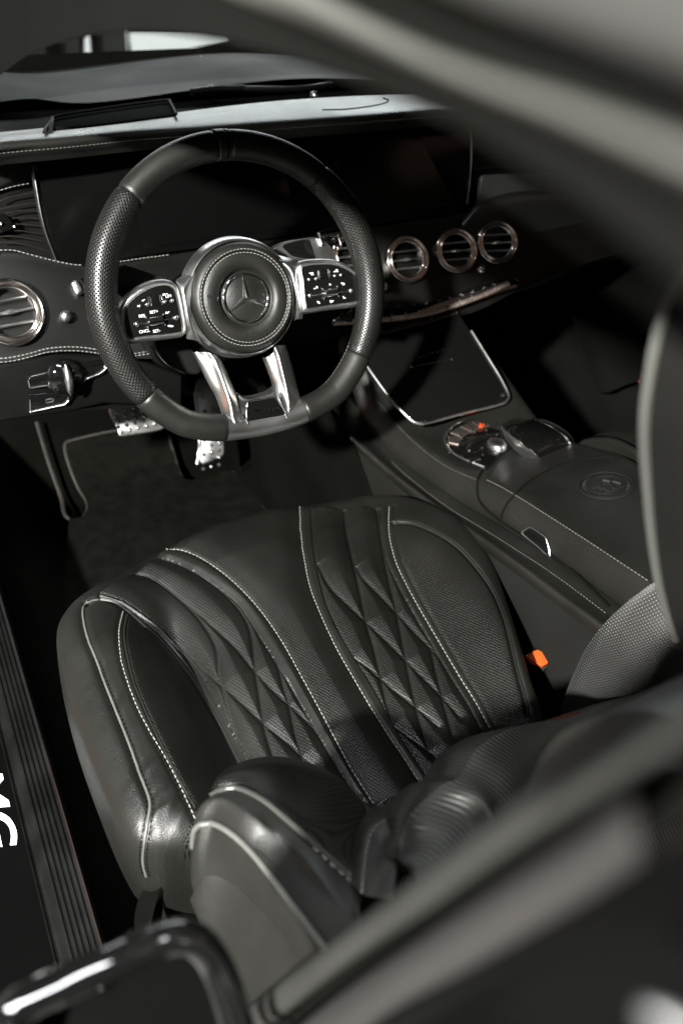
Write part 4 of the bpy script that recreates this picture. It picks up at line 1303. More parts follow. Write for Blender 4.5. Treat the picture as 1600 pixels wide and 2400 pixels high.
# tray lid
TP = np.array([aX(975, 973, -0.055), aX(1165, 915, 0.10), aX(1085, 765, 0.10)])
tn = np.cross(TP[1] - TP[0], TP[2] - TP[0])
if tn[2] < 0: tn = -tn
TR = Plane(TP[0] + np.array([0, 0, 0.006]), tn)
tr_o = [(836, 800), (860, 858), (900, 915), (940, 957), (962, 970), (985, 969), (1060, 947), (1150, 926), (1164, 915), (1163, 900), (1130, 842), (1080, 762), (1040, 700), (830, 740)]
tl = panel('tray_lid', [TR.at(u, v) for u, v in tr_o], TR.n, 0.012, M_gloss, con, bevel=0.001)
tube('lid_trim', resamp(catmull([TR.at(u, v, 0.001) for u, v in [(836, 830), (860, 866), (900, 920), (940, 962), (958, 972), (985, 971), (1060, 950), (1145, 930), (1165, 919), (1167, 905), (1150, 870), (1118, 818), (1082, 760)]], 8), 120), 0.0024, M_satin, tl, 8)
gb = MB()
for q in [(945, 843), (1040, 821)]: gb.ball(TR.at(*q, 0.002), 0.0022, 8)
gb.ball(TR.at(1153, 906, 0.0015), 0.0042, 10, (1, 1, 0.5))
for q in [(968, 968), (977, 967)]: gb.ball(TR.at(*q, 0.003), 0.0013, 8)
gb.tube([TR.at(950, 842, 0.001), TR.at(1000, 832, 0.001), TR.at(1036, 822, 0.001)], 0.0012, 6)
gb.obj('lid_latch', M_chrome, tl)
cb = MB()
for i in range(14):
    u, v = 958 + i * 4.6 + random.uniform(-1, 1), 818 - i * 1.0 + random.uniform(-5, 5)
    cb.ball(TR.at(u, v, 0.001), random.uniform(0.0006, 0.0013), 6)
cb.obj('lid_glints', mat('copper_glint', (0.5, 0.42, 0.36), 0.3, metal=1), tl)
tube('drawer_slot', [FAS.at(u, v, 0.02) for u, v in [(944, 771), (985, 762), (1022, 753)]], 0.0013, M_dchrome, con, 6)
sst = MB()
stitches(sst, hits(bvc, [(861, 914), (925, 990), (975, 1036), (1030, 1074), (1095, 1103)], 0.001, num=140), 0.003, 0.0024, 0.0005)
stitches(sst, hits(bvc, [(900, 1062), (927, 1088), (1020, 1161), (1114, 1219), (1231, 1294), (1306, 1346), (1392, 1411)], 0.001, num=260), 0.0026, 0.0026, 0.00055)
sst.obj('ledge_stitching', M_thread_d, con)
sst = MB()
P = hits(bvc, [(1118, 1104), (1180, 1136), (1330, 1231), (1490, 1336)], 0.0015, num=200)
stitches(sst, P, 0.0042, 0.0016, 0.0009)
sst.obj('ridge_stitching', M_thread_d, con)
sm = MB()
for pts in ([(1150, 1196), (1155, 1175), (1168, 1152), (1188, 1130), (1212, 1109), (1250, 1086), (1290, 1068), (1350, 1054), (1412, 1050)], [(1112, 1075), (1098, 1100), (1097, 1138), (1106, 1158), (1124, 1176), (1150, 1197)], [(1150, 1197), (1230, 1250), (1310, 1308), (1398, 1394)]):
    q = hits(bvc, pts, 0.0004, num=80)
    if len(q) > 3: sm.tube(q, 0.0021, 6)
sm.obj('cover_gap', M_seal, con)
# release button on the armrest side
rbp = [(1199, 1226), (1205, 1217), (1218, 1212), (1245, 1229), (1254, 1240), (1261, 1278), (1236, 1257)]
h0, hn = hit(bvc, 1232, 1245)
RBp = Plane(h0 + hn * 0.0005, hn)
rb_ = panel('release_button', [RBp.at(u, v, 0.001) for u, v in rbp], hn, 0.004, M_gloss, con, bevel=0.0008)
tube('frame', resamp(catmull([RBp.at(u, v, 0.0014) for u, v in rbp], 8, True), 60, True), 0.0011, M_satin, rb_, 6, closed=True)

# control cluster
c0, cn = hit(bvc, 1150, 1005)
CP = Plane(c0 + np.array([0, 0, 0.002]), (0.0, 0.08, 1))
cl = [(1022, 1012), (1026, 995), (1042, 978), (1075, 964), (1130, 955), (1180, 955), (1230, 965), (1245, 985), (1200, 1010), (1150, 1040), (1117, 1072), (1070, 1054), (1036, 1036)]
clp = panel('control_panel', resamp(catmull([CP.at(u, v, 0.0015) for u, v in cl], 6, True), 80, True), CP.n, 0.008, M_gloss, con, bevel=0.0008)
tube('bezel', resamp(catmull([CP.at(u, v, 0.002) for u, v in [(1112, 1073), (1068, 1056), (1035, 1036), (1021, 1012), (1026, 993), (1043, 976), (1075, 962), (1130, 953), (1180, 953), (1215, 958)]], 8), 90), 0.0020, M_satin, clp, 8)
ks = [((1030, 1015), (1028, 1000), (1060, 1005), (1052, 1020)), ((1034, 992), (1052, 980), (1077, 992), (1060, 1003)), ((1056, 978), (1078, 970), (1100, 983), (1081, 991)), ((1083, 968), (1108, 963), (1124, 976), (1104, 982)), ((1113, 962), (1135, 959), (1150, 970), (1130, 975)), ((1140, 958), (1170, 957), (1190, 964), (1158, 969))]
for i, kq in enumerate(ks):
    panel('row_key', [CP.at(u, v, 0.004) for u, v in kq], CP.n, 0.004, mat('brushed_key', (0.5, 0.43, 0.39), 0.38, metal=1) if i == 0 else bpy.data.materials['brushed_key'], clp, bevel=0.0007)
panel('hazard_symbol', [CP.at(u, v, 0.0048) for u, v in ((1099, 983), (1102, 969), (1113, 977))], CP.n, 0.0008, M_redlamp, clp, bevel=0)
b = MB()
for a_, c_ in (((1051, 996), (1073, 1013)), ((1078, 980), (1096, 1000)), ((1102, 970), (1118, 990)), ((1132, 962), (1142, 978)), ((1158, 958), (1164, 972))):
    b.tube([CP.at(*a_, 0.005), CP.at((a_[0] + c_[0]) / 2, (a_[1] + c_[1]) / 2, 0.005), CP.at(*c_, 0.004)], 0.0009, 6)
b.obj('key_dividers', M_chrome, clp)
b = MB()
for q in [(1106, 1029), (1108, 1044), (1061, 1047), (1076, 1034), (1031, 1039)]:
    b.ball(CP.at(*q, 0.003), 0.0016, 8)
b.tube([CP.at(1078, 1060, 0.004), CP.at(1090, 1057, 0.0045), CP.at(1101, 1055, 0.004)], 0.0042, 10)
b.obj('thumb_keys', M_chrome, clp)
# volume roller dome
dc = CP.at(1140, 1024, 0.004)
V = []
for pr, ph in ((0.018, -0.002), (0.0175, 0.0035), (0.015, 0.007), (0.010, 0.0090), (0.003, 0.0097), (0.0003, 0.0098)):
    for j in range(40):
        a = 2 * math.pi * j / 40
        V.append(dc + CP.ux * math.cos(a) * pr * 0.8 + CP.uy * math.sin(a) * pr * 1.0 + CP.n * ph)
mesh('volume_roller', V, grid_faces(6, 40, True), M_satin, clp)
# controller (palm rest): curved glossy back with silver flanks
def cpt(u, v, h): return CP.at(u, v, h)
ctl_l = [cpt(1150, 978, 0.006), cpt(1168, 995, 0.02), cpt(1200, 1020, 0.026), cpt(1226, 1042, 0.020), cpt(1242, 1056, 0.006)]
ctl_r = [cpt(1205, 962, 0.006), cpt(1235, 968, 0.022), cpt(1275, 988, 0.028), cpt(1303, 1012, 0.021), cpt(1312, 1032, 0.006)]
ctl_m = [(a + c) / 2 + np.array([0, 0, 0.006]) for a, c in zip(ctl_l, ctl_r)]
dn = lambda R, k, dx=0: [p + np.array([dx, 0, -min(k, max(0, p[2] - 0.475))]) for p in R]
ctrl = loft('touch_controller', [ctl_l, [p * 0.75 + q * 0.25 + np.array([0, 0, 0.002]) for p, q in zip(ctl_l, ctl_m)], ctl_m, [p * 0.75 + q * 0.25 + np.array([0, 0, 0.002]) for p, q in zip(ctl_r, ctl_m)], ctl_r], M_gloss, con, nc=40, sub=8)
lowL = [cpt(1152, 985, 0.0), cpt(1163, 1012, 0.002), cpt(1188, 1040, 0.002), cpt(1212, 1055, 0.001), cpt(1238, 1060, 0.0)]
loft('flank', [lowL, [p * 0.5 + q * 0.5 + np.array([-0.003, 0, 0.004]) for p, q in zip(lowL, ctl_l)], ctl_l, [p + np.array([0.002, 0, 0.001]) for p in ctl_l]], M_satin, ctrl, nc=40, sub=6)
lowR = [p + np.array([0.006, 0, 0]) for p in [cpt(1212, 962, 0.0), cpt(1250, 968, 0.0), cpt(1290, 990, 0.0), cpt(1310, 1012, 0.0), cpt(1314, 1034, 0.0)]]
loft('flank', [ctl_r, [p + np.array([0.003, 0, -0.003]) for p in ctl_r], lowR], M_satin, ctrl, nc=40, sub=6)
rear = [cpt(1242, 1058, 0.0), cpt(1270, 1054, 0.0), cpt(1300, 1042, 0.0), cpt(1313, 1034, 0.0)]
loft('rear_cap', [[ctl_l[-1], ctl_l[-1] * 0.6 + ctl_r[-1] * 0.4 + np.array([0, 0, 0.006]), ctl_l[-1] * 0.3 + ctl_r[-1] * 0.7 + np.array([0, 0, 0.005]), ctl_r[-1]], rear], M_gloss, ctrl, nc=20, sub=4)
tube('edge_trim', resamp(catmull([p + np.array([0, 0, 0.001]) for p in ctl_r]), 40), 0.0022, M_chrome, ctrl, 8)
tube('edge_trim', resamp(catmull([p + np.array([0, 0, 0.001]) for p in ctl_l]), 40), 0.0016, M_chrome, ctrl, 8)
b = MB()
for q in [(1252, 1022), (1273, 1018), (1294, 1010)]: b.ball(cpt(q[0] - 8, q[1] - 6, 0.030), 0.0016, 6)
b.obj('pad_marks', M_dchrome, ctrl)
# embossed round crest on the armrest: two rings, a tree and a wheel of spokes
ec, en = hit(bvc, 1391, 1115)
EP = Plane(ec, en)
b = MB()
for r, rr in ((0.0375, 0.0010), (0.0355, 0.0007), (0.0250, 0.0008)):
    b.tube([EP.w(r * math.cos(a), r * 0.92 * math.sin(a), 0.0004) for a in np.linspace(0, 2 * math.pi, 72, endpoint=False)], rr, 6, closed=True, flat=0.7)
for i in range(46):
    a = 2 * math.pi * i / 46
    if abs(a - 3 * math.pi / 2) < 0.35: continue
    b.box(EP.w(0.0302 * math.cos(a), 0.0278 * math.sin(a), 0.0004), (EP.ux * math.cos(a) + EP.uy * math.sin(a)) * random.uniform(0.0012, 0.0024), (-EP.ux * math.sin(a) + EP.uy * math.cos(a)) * 0.0006, EP.n * 0.0006)
random.seed(9)
for i in range(26):
    a, r = random.uniform(0, 6.28), random.uniform(0, 0.0095)
    b.ball(EP.w(-0.009 + r * math.cos(a), 0.004 + r * math.sin(a) * 0.9, 0.0004), random.uniform(0.0016, 0.0028), 7, (1, 1, 0.5))
b.tube([EP.w(-0.009, -0.004, 0.0005), EP.w(-0.0085, -0.010, 0.0005), EP.w(-0.008, -0.017, 0.0005)], 0.0016, 6)
b.tube([EP.w(0.002, -0.012, 0.0005), EP.w(0.008, -0.002, 0.0005), EP.w(0.014, 0.010, 0.0005)], 0.0022, 6)
b.tube([EP.w(0.004, 0.012, 0.0005), EP.w(0.012, 0.002, 0.0005), EP.w(0.018, -0.008, 0.0005)], 0.0020, 6)
b.tube([EP.w(-0.020, -0.015, 0.0005), EP.w(0.0, -0.0175, 0.0005), EP.w(0.019, -0.015, 0.0005)], 0.0012, 6)
b.obj('embossed_crest', M_leather_s, con)

# ================================================================== DRIVER SEAT
seat = thing('driver_seat', (-0.40, -0.28, 0.05), 'black quilted leather driver seat with pale piping, reclined back and headrest', 'car seat')
OUT = [(-.628, -.085), (-.563, -.036), (-.492, -.004), (-.40, .016), (-.285, .008), (-.214, -.012), (-.169, -.040), (-.130, -.077), (-.106, -.153), (-.112, -.237), (-.140, -.322), (-.178, -.42),
       (-.215, -.53), (-.28, -.57), (-.40, -.575), (-.54, -.545), (-.612, -.487), (-.655, -.468), (-.679, -.435), (-.687, -.35), (-.688, -.25), (-.678, -.155), (-.658, -.112)]
NR, NA = 230, 960
oc = resamp(catmull(OUT, 14, True), NA, True)
cen = np.array([-0.40, -0.28])
# ring radii: denser towards the edge
rho = np.concatenate([np.linspace(0.0004, 1, NR)])
XY = np.stack([cen * (1 - r) + oc * r for r in rho])          # NR x NA x 2


def sstep(x, a, b):
    t = np.clip((x - a) / (b - a), 0, 1)
    return t * t * (3 - 2 * t)


def dist_poly(P, Q, closed=False):
    Q = np.array(Q)
    if closed: Q = np.concatenate([Q, Q[:1]])
    d = np.full(len(P), 1e9)
    for a, c in zip(Q[:-1], Q[1:]):
        ab = c - a
        t = np.clip(((P - a) @ ab) / (ab @ ab + 1e-12), 0, 1)
        d = np.minimum(d, np.linalg.norm(P - (a + t[:, None] * ab), axis=1))
    return d


def inside(P, Q):
    Q = np.array(Q)
    x, y = P[:, 0], P[:, 1]
    r = np.zeros(len(P), bool)
    j = len(Q) - 1
    for i in range(len(Q)):
        xi, yi, xj, yj = Q[i, 0], Q[i, 1], Q[j, 0], Q[j, 1]
        c = ((yi > y) != (yj > y)) & (x < (xj - xi) * (y - yi) / (yj - yi + 1e-12) + xi)
        r ^= c
        j = i
    return r


PT = XY.reshape(-1, 2)
dq = dist_poly(PT, oc[::4], True)
x_, t_ = PT[:, 0], PT[:, 1]
s_ = x_ + 0.40
zi = 0.374 + 0.085 * np.minimum(0, t_ + 0.10)
zi = np.maximum(zi, 0.330)
rear = sstep(t_, -0.06, -0.22)
zl = 0.047 * sstep(s_, -0.135, -0.232) * (0.35 + 0.65 * rear)
zr = 0.036 * sstep(s_, 0.13, 0.235) * (0.35 + 0.65 * rear)
gro = -0.016 * np.exp(-((s_ + 0.142) / 0.020) ** 2) * sstep(t_, -0.10, -0.2)
crownc = 0.006 * np.exp(-(s_ / 0.12) ** 2)
# keep the rolled edge: left flank tight, front long and soft
R = 0.034 + 0.03 * sstep(t_, -0.12, 0.0) * np.exp(-(s_ / 0.24) ** 4)
roll = np.where(dq < R, R - np.sqrt(np.maximum(0, R * R - (R - np.minimum(dq, R)) ** 2)), 0) * 0.95
Z0 = zi + zl + zr + gro + crownc - roll
base = np.concatenate([PT, Z0[:, None]], 1)
# walls below the roll
NWL = 14
last = base.reshape(NR, NA, 3)[-1]
wallr = []
ctr = np.array([-0.40, -0.28, 0])
for i in range(1, NWL + 1):
    f = i / NWL
    q = last.copy()
    inward = (last - ctr) * np.array([1, 1, 0])
    q = q + np.array([0, 0, -0.16 * f]) - inward / (np.linalg.norm(inward, axis=1)[:, None]) * (0.012 * f * f + 0.03 * max(0, f - 0.75))
    q += inward / (np.linalg.norm(inward, axis=1)[:, None]) * 0.004 * math.sin(math.pi * min(1, f * 1.2))
    wallr.append(q)
GV = np.concatenate([base.reshape(NR, NA, 3), np.array(wallr)])
GF = grid_faces(NR + NWL, NA, True)
bvs = BVHTree.FromPolygons([tuple(p) for p in GV.reshape(-1, 3)], GF)


def sh(pts, num=None, off=0.0):
    C2 = catmull(pts, 8)
    if num: C2 = resamp(C2, num)
    P = [hit(bvs, u, v, off)[0] for u, v in C2]
    return np.array([p for p in P if p is not None])


c_pipe = [(201, 1382), (191, 1399), (194, 1434), (204, 1472), (222, 1516), (242, 1571), (268, 1636), (297, 1708), (321, 1776), (341, 1828), (345, 1856), (338, 1901), (330, 1955), (330, 1985), (337, 2012)]
c_top = [(201, 1382), (222, 1374.5), (257, 1379.5), (292, 1399.5), (337, 1439.5), (377, 1477), (407, 1512), (447, 1567), (497, 1647), (532, 1712), (565, 1775)]
c_ins = [(227, 1362), (277, 1377), (317, 1402), (367, 1440), (407, 1482), (447, 1522), (487, 1587), (517, 1647), (545, 1702), (590, 1770)]
c_L2 = [(282, 1405), (274.5, 1437), (273, 1467), (279.5, 1522), (297, 1577), (317, 1627), (342, 1677), (366, 1718), (392, 1766), (422, 1826), (450, 1886)]
c_L2c = [(292, 1412), (285.5, 1457), (293, 1507), (308, 1567), (333, 1628), (358, 1682), (384, 1735), (412, 1791), (450, 1858)]
c_Q1 = [(292, 1317), (332, 1322), (372, 1342), (427, 1387), (467, 1432), (497, 1487), (504, 1547), (512, 1577), (527, 1632), (547, 1692), (575, 1750)]
c_D1 = [(407, 1482), (457, 1527), (507, 1570), (557, 1614), (604, 1659), (657, 1702), (720, 1760)]
c_Q2 = [(357, 1277), (407, 1289), (467, 1324), (517, 1364), (557, 1409), (577, 1457), (587, 1542), (597, 1602), (605, 1659), (622, 1720), (645, 1775)]
c_D2 = [(427, 1385), (480, 1430), (537, 1482), (587, 1542), (632, 1589), (677, 1629), (722, 1674), (770, 1740)]
c_D3 = [(447, 1567), (487, 1622), (520, 1660), (560, 1710), (610, 1765)]
c_V3 = [(640, 1530), (652, 1580), (664, 1620), (677, 1680), (700, 1760)]
c_bl = [(362, 1279.5), (407, 1293), (457, 1318), (507, 1352), (547, 1385), (577, 1427), (627, 1507), (667, 1572), (707, 1642), (735, 1690), (762, 1736), (797, 1791), (830, 1835)]
c_L3 = [(382, 1263), (417, 1264), (457, 1279.5), (497, 1304.5), (537, 1337), (577, 1377), (617, 1427), (657, 1489), (697, 1562), (737, 1635), (777, 1711), (807, 1766), (837, 1814), (860, 1850)]
c_R1 = [(688.5, 1165), (691, 1227), (699.5, 1287), (712, 1347), (737, 1412), (772, 1487), (812, 1557), (847, 1617), (890, 1685), (934, 1750), (975, 1815)]
c_R1b = [(712, 1160), (717, 1252), (729, 1322), (747, 1387), (777, 1452), (812, 1512), (847, 1567), (887, 1638), (924, 1700), (990, 1800)]
c_E1 = [(730, 1297), (758, 1347), (803, 1392), (840, 1427), (888, 1472), (933, 1517), (968, 1552), (1008, 1592), (1060, 1650)]
c_E2 = [(818, 1302), (833, 1327), (868, 1362), (908, 1404), (948, 1447), (988, 1487), (1025, 1525)]
c_E3 = [(808, 1507), (838, 1527), (868, 1552), (908, 1587), (953, 1622), (1010, 1670)]
c_E4 = [(898, 1662), (928, 1684), (968, 1712), (1010, 1745)]
c_Va = [(790, 1154), (795, 1217), (808, 1277), (825, 1352), (840, 1427), (858, 1487), (873, 1552), (888, 1617), (902, 1670)]
c_Vb = [(865, 1162), (873, 1217), (885, 1292), (900, 1362), (913, 1417), (930, 1507), (948, 1592), (962, 1650), (985, 1730)]
c_Vc = [(988, 1487), (1003, 1552), (1020, 1620), (1040, 1690)]
c_R2 = [(893, 1165), (894, 1227), (908, 1287), (933, 1342), (963, 1397), (998, 1457), (1033, 1517), (1063, 1567), (1092, 1613), (1125, 1674)]
c_R2b = [(u + 13, v - 4) for u, v in c_R2]
c_R2l = [(u - 17, v + 2) for u, v in c_R2]
c_R3 = [(903, 1198.5), (948, 1202), (998, 1222), (1048, 1254.5), (1093, 1302), (1128, 1352), (1153, 1407), (1168, 1457), (1178, 1502), (1188, 1542), (1206, 1607), (1213, 1642)]

K = {k[2:]: sh(v, 90) for k, v in list(globals().items()) if k.startswith('c_') and isinstance(v, list)}
xy = {k: v[:, :2] for k, v in K.items()}
disp = np.zeros(len(PT))


def groove(name, depth, w):
    global disp
    d = dist_poly(PT, xy[name][::2])
    disp -= depth * np.exp(-(d / w) ** 2)


quilt = ('Q1', 'D1', 'Q2', 'D2', 'D3', 'V3', 'E1', 'E2', 'E3', 'E4', 'Va', 'Vb', 'Vc')
dmin = np.full(len(PT), 1.0)
for q in quilt:
    dmin = np.minimum(dmin, dist_poly(PT, xy[q][::2]))
for q in ('bl', 'R1b', 'R2l', 'ins'):
    dmin = np.minimum(dmin, dist_poly(PT, xy[q][::2]))
quiltL = inside(PT, np.concatenate([xy['ins'], xy['bl'][::-1]]))
quiltR = inside(PT, np.concatenate([xy['R1b'], xy['R2l'][::-1]]))
qm = (quiltL | quiltR).astype(float)
disp += qm * (0.0055 * (1 - np.exp(-(dmin / 0.013) ** 2)) - 0.0026 * np.exp(-(dmin / 0.0030) ** 2))
for nm, dp, w in (('L3', 0.003, 0.0035), ('R1', 0.003, 0.003), ('R2', 0.0025, 0.003), ('R3', 0.004, 0.0032), ('L2', 0.0022, 0.003), ('L2c', 0.0022, 0.0025), ('pipe', 0.003, 0.005), ('top', 0.006, 0.005), ('R2b', 0.002, 0.003)):
    groove(nm, dp, w)
centre = inside(PT, np.concatenate([xy['L3'], xy['R1'][::-1]]))
dc_ = np.minimum(dist_poly(PT, xy['L3'][::2]), dist_poly(PT, xy['R1'][::2]))
disp += centre * 0.007 * (1 - np.exp(-(dc_ / 0.02) ** 2))
bandm = inside(PT, np.concatenate([xy['bl'], xy['L3'][::-1]]))
db_ = np.minimum(dist_poly(PT, xy['bl'][::2]), dist_poly(PT, xy['L3'][::2]))
disp += bandm * 0.004 * (1 - np.exp(-(db_ / 0.005) ** 2))
gp = inside(PT, np.concatenate([xy['top'][4:], xy['ins'][::-1]]))
disp -= gp * 0.011 * (1 - np.exp(-(dist_poly(PT, xy['top'][::2]) / 0.007) ** 2)) * (1 - np.exp(-(dist_poly(PT, xy['ins'][::2]) / 0.005) ** 2))
# soft wrinkles in the smooth leather of the outer bolster
rng = np.random.RandomState(3)
outer = s_ < -0.19
for i in range(16):
    yy = rng.uniform(-0.46, -0.15)
    ang = rng.uniform(0.3, 0.9)
    dd = (t_ - yy) * math.cos(ang) - (x_ + 0.63) * math.sin(ang)
    disp += outer * rng.uniform(-0.0007, 0.0007) * np.exp(-(dd / 0.004) ** 2) * np.exp(-((x_ + 0.63) / 0.03) ** 2)
for i in range(9):
    cx, cy = rng.uniform(-0.645, -0.615), rng.uniform(-0.48, -0.41)
    ang = rng.uniform(-0.6, 0.6) + 0.7
    dx, dy = x_ - cx, t_ - cy
    a_, b_ = dx * math.cos(ang) + dy * math.sin(ang), -dx * math.sin(ang) + dy * math.cos(ang)
    disp += 0.0010 * np.exp(-(b_ / 0.005) ** 2) * np.exp(-(a_ / 0.025) ** 2) * (1 if i % 2 else -1)
disp *= sstep(dq, 0.0, 0.012) * 0.85 + 0.15
smooth = inside(PT, np.concatenate([xy['L2c'], [(-.75, -.62), (-.76, .05), (-.64, -.05)], xy['top'][:12]])) | bandm
smooth |= inside(PT, np.concatenate([xy['R1'], xy['R1b'][::-1]])) | inside(PT, np.concatenate([xy['R2l'], xy['R2b'][::-1]]))
smooth |= inside(PT, np.concatenate([xy['R3'], [(-.15, -.62), (-.02, -.5), (-.02, .08), (-.24, .08)]])) | gp
perf = np.where(smooth, 0.0, 1.0)
G2 = GV.copy()
G2[:NR, :, 2] += disp.reshape(NR, NA)
G2[NR:, :, 2] += disp.reshape(NR, NA)[-1][None]
pa = np.concatenate([perf, np.zeros(NWL * NA)])
flat = G2.reshape(-1, 3)
uvs = flat[:, :2] @ np.array([[0.94, 0.34], [-0.34, 0.94]])
cush = mesh('cushion', flat, GF, M_seat, seat, uv=uvs, attr={'perf': pa})
bvs = BVHTree.FromPolygons([tuple(p) for p in flat], GF)
pb = MB()
q = sh(c_pipe, 160, 0.0006)
pb.tube(q, 0.0014, 8)
pb.obj('piping', M_pipe, cush)
for cc, num, rr in ((c_R3, 110, 0.0017), (c_L2c, 90, 0.0014), (c_top, 110, 0.0015)):
    pb = MB()
    pb.tube(sh(cc, num, 0.0003), rr, 8)
    pb.obj('dark_piping', M_leather_s, cush)
for cc, num in ((c_L3, 240), (c_R1, 240), (c_R2, 200), (c_R3, 200), (c_L2, 200)):
    st_ = MB()
    stitches(st_, sh(cc, num, 0.0012), 0.0040, 0.0022, 0.00065)
    st_.obj('stitching', M_thread, cush)
pb = MB()
pb.tube(sh([(u - 2, v + 4) for u, v in c_top[:5]], 60, 0.0012), 0.0011, 8)
pb.obj('piping', M_pipe, cush)
for dx in (-8, 8):
    st_ = MB()
    stitches(st_, sh([(u + dx, v + dx * 0.3) for u, v in c_pipe[4:]], 200, 0.0006), 0.0030, 0.0026, 0.0006)
    st_.obj('dark_stitching', M_seal, cush)
# plinth under the cushion
b = MB()
b.box((-0.40, -0.30, 0.13), (0.20, 0, 0), (0, 0.2, 0), (0, 0, 0.10))
b.obj('seat_base', M_plastic, seat, smooth=False)
loft('side_valance', [[np.array([-0.655, y, 0.27]) for y in np.linspace(-0.50, -0.12, 8)], [np.array([-0.665, y, 0.20]) for y in np.linspace(-0.52, -0.12, 8)], [np.array([-0.65, y, 0.11]) for y in np.linspace(-0.5, -0.14, 8)]], M_plastic, seat, nc=30, sub=4)
loft('hinge_cover', [[aY(370, 2030, -0.47), aY(450, 2020, -0.48), aY(520, 2050, -0.5)], [aY(350, 2110, -0.48), aY(380, 2080, -0.47), aY(470, 2100, -0.48), aY(540, 2150, -0.5)], [aY(335, 2200, -0.48), aY(400, 2200, -0.47), aY(480, 2220, -0.48), aY(560, 2260, -0.5)]], M_carpet, seat, nc=30, sub=6, solid=0.02)

# backrest
def ty(rows): return [[aY(u, v, y) for u, v, y in r] for r in rows]
T = [(485, 1822, -.545), (495, 1795, -.535), (520, 1776, -.53), (570, 1756, -.525), (640, 1748, -.525), (720, 1765, -.535), (790, 1800, -.555), (838, 1860, -.585), (842, 1950, -.63), (838, 2030, -.675)]
P1 = [(483, 1830, -.548), (495, 1822, -.547), (540, 1812, -.552), (600, 1838, -.575), (660, 1886, -.602), (740, 1958, -.64), (800, 2012, -.667), (834, 2042, -.685)]
P1r = resamp(catmull(ty([P1])[0], 10), 24)
Tr = resamp(catmull(ty([T])[0], 10), 24)
bulge = np.array([0.0, 0.0, 0.012])
tb_ = [p + np.array([0.012, 0.03, -0.035]) for p in Tr]
wing = loft('wing_front', [tb_, Tr, [a * 0.7 + c * 0.3 + bulge * 0.4 for a, c in zip(Tr, P1r)], [a * 0.35 + c * 0.65 + bulge * 0.4 for a, c in zip(Tr, P1r)], [p + np.array([0.001, 0.001, 0.0]) for p in P1r], [p + np.array([0.004, 0.0, -0.006]) for p in P1r]], M_perf, seat, nc=110, sub=8)
Pm = [(449, 1900, -.555), (453, 1868, -.552), (470, 1843, -.552), (510, 1838, -.562), (580, 1880, -.592), (650, 1942, -.62), (720, 2022, -.662), (800, 2110, -.71), (840, 2150, -.735)]
P2 = [(447, 1945, -.558), (449, 1910, -.557), (462, 1894, -.56), (490, 1890, -.565), (530, 1910, -.585), (580, 1955, -.61), (640, 2030, -.647), (700, 2110, -.69), (760, 2190, -.735)]
P3 = [(446, 2050, -.572), (452, 2030, -.576), (466, 2018, -.58), (490, 2010, -.585), (540, 2035, -.605), (600, 2092, -.64), (660, 2160, -.677), (730, 2240, -.725)]
B1 = [(446, 2075, -.575), (456, 2110, -.585), (470, 2150, -.60), (500, 2210, -.62), (540, 2280, -.65), (590, 2360, -.68), (650, 2440, -.71)]
r24 = lambda R, n=24: resamp(catmull(ty([R])[0], 10), n)
side_u = loft('side_panel', [[p + np.array([0.003, 0.002, -0.004]) for p in r24(P1)], r24(P1), [a * 0.5 + c * 0.5 + np.array([-0.004, 0, 0.002]) for a, c in zip(r24(P1), r24(Pm))], r24(Pm), [a * 0.5 + c * 0.5 + np.array([-0.002, 0, 0]) for a, c in zip(r24(Pm), r24(P2))], r24(P2), [p + np.array([0.004, 0, -0.003]) for p in r24(P2)]], M_leather_s, seat, nc=110, sub=6)
side_l = loft('shell_panel', [[p + np.array([0.004, 0, 0.003]) for p in r24(P2)], r24(P2), [a * 0.5 + c * 0.5 + np.array([-0.003, 0, 0]) for a, c in zip(r24(P2), r24(P3))], r24(P3), [p + np.array([0.006, 0, -0.004]) for p in r24(P3)]], M_leather_s, seat, nc=110, sub=6)
loft('rear_shell', [[p + np.array([0.004, 0, -0.002]) for p in r24(P3)], r24(P3), [a * 0.5 + c * 0.5 + np.array([-0.003, 0, 0]) for a, c in zip(r24(P3), r24(B1))], r24(B1), [p + np.array([0.02, -0.01, -0.03]) for p in r24(B1)]], M_leather_s, seat, nc=110, sub=6)
tube('piping', [p + np.array([-0.0015, 0, 0.0005]) for p in resamp(r24(P2), 100)], 0.0023, M_pipe, side_l, 8)
tube('piping', [p + np.array([0, 0, 0.0015]) for p in resamp(r24(P1), 100)], 0.0024, mat('grey_piping', (0.03, 0.03, 0.027), 0.38, var=0.08), side_u, 8)
st_ = MB()
stitches(st_, resamp(r24(P1), 150)[100:] + np.array([-0.003, 0, 0.002]), 0.005, 0.004, 0.0012)
st_.obj('stitching', M_thread_d, side_u)
S0 = [(822, 2045, -.695), (828, 1970, -.66), (842, 1908, -.632), (872, 1880, -.622), (905, 1872, -.62), (930, 1875, -.62)]
S1 = [(850, 2060, -.705), (862, 1990, -.675), (878, 1935, -.65), (900, 1905, -.64), (925, 1895, -.638), (945, 1895, -.636)]
S2 = [(905, 2065, -.715), (912, 2000, -.69), (918, 1950, -.67), (932, 1925, -.66), (948, 1915, -.655), (962, 1912, -.65)]
fl = loft('inner_flap', [[p + np.array([0.006, 0.02, -0.02]) for p in r24(S0)], r24(S0), r24(S1), r24(S2), [p + np.array([0.0, 0.02, -0.03]) for p in r24(S2)]], M_leather_s, seat, nc=60, sub=6)
st_ = MB()
stitches(st_, [p * 0.75 + q * 0.25 + np.array([0, -0.001, 0.0015]) for p, q in zip(resamp(r24(S0), 120), resamp(r24(S1), 120))], 0.005, 0.003, 0.0012)
st_.obj('stitching', M_thread_d, fl)
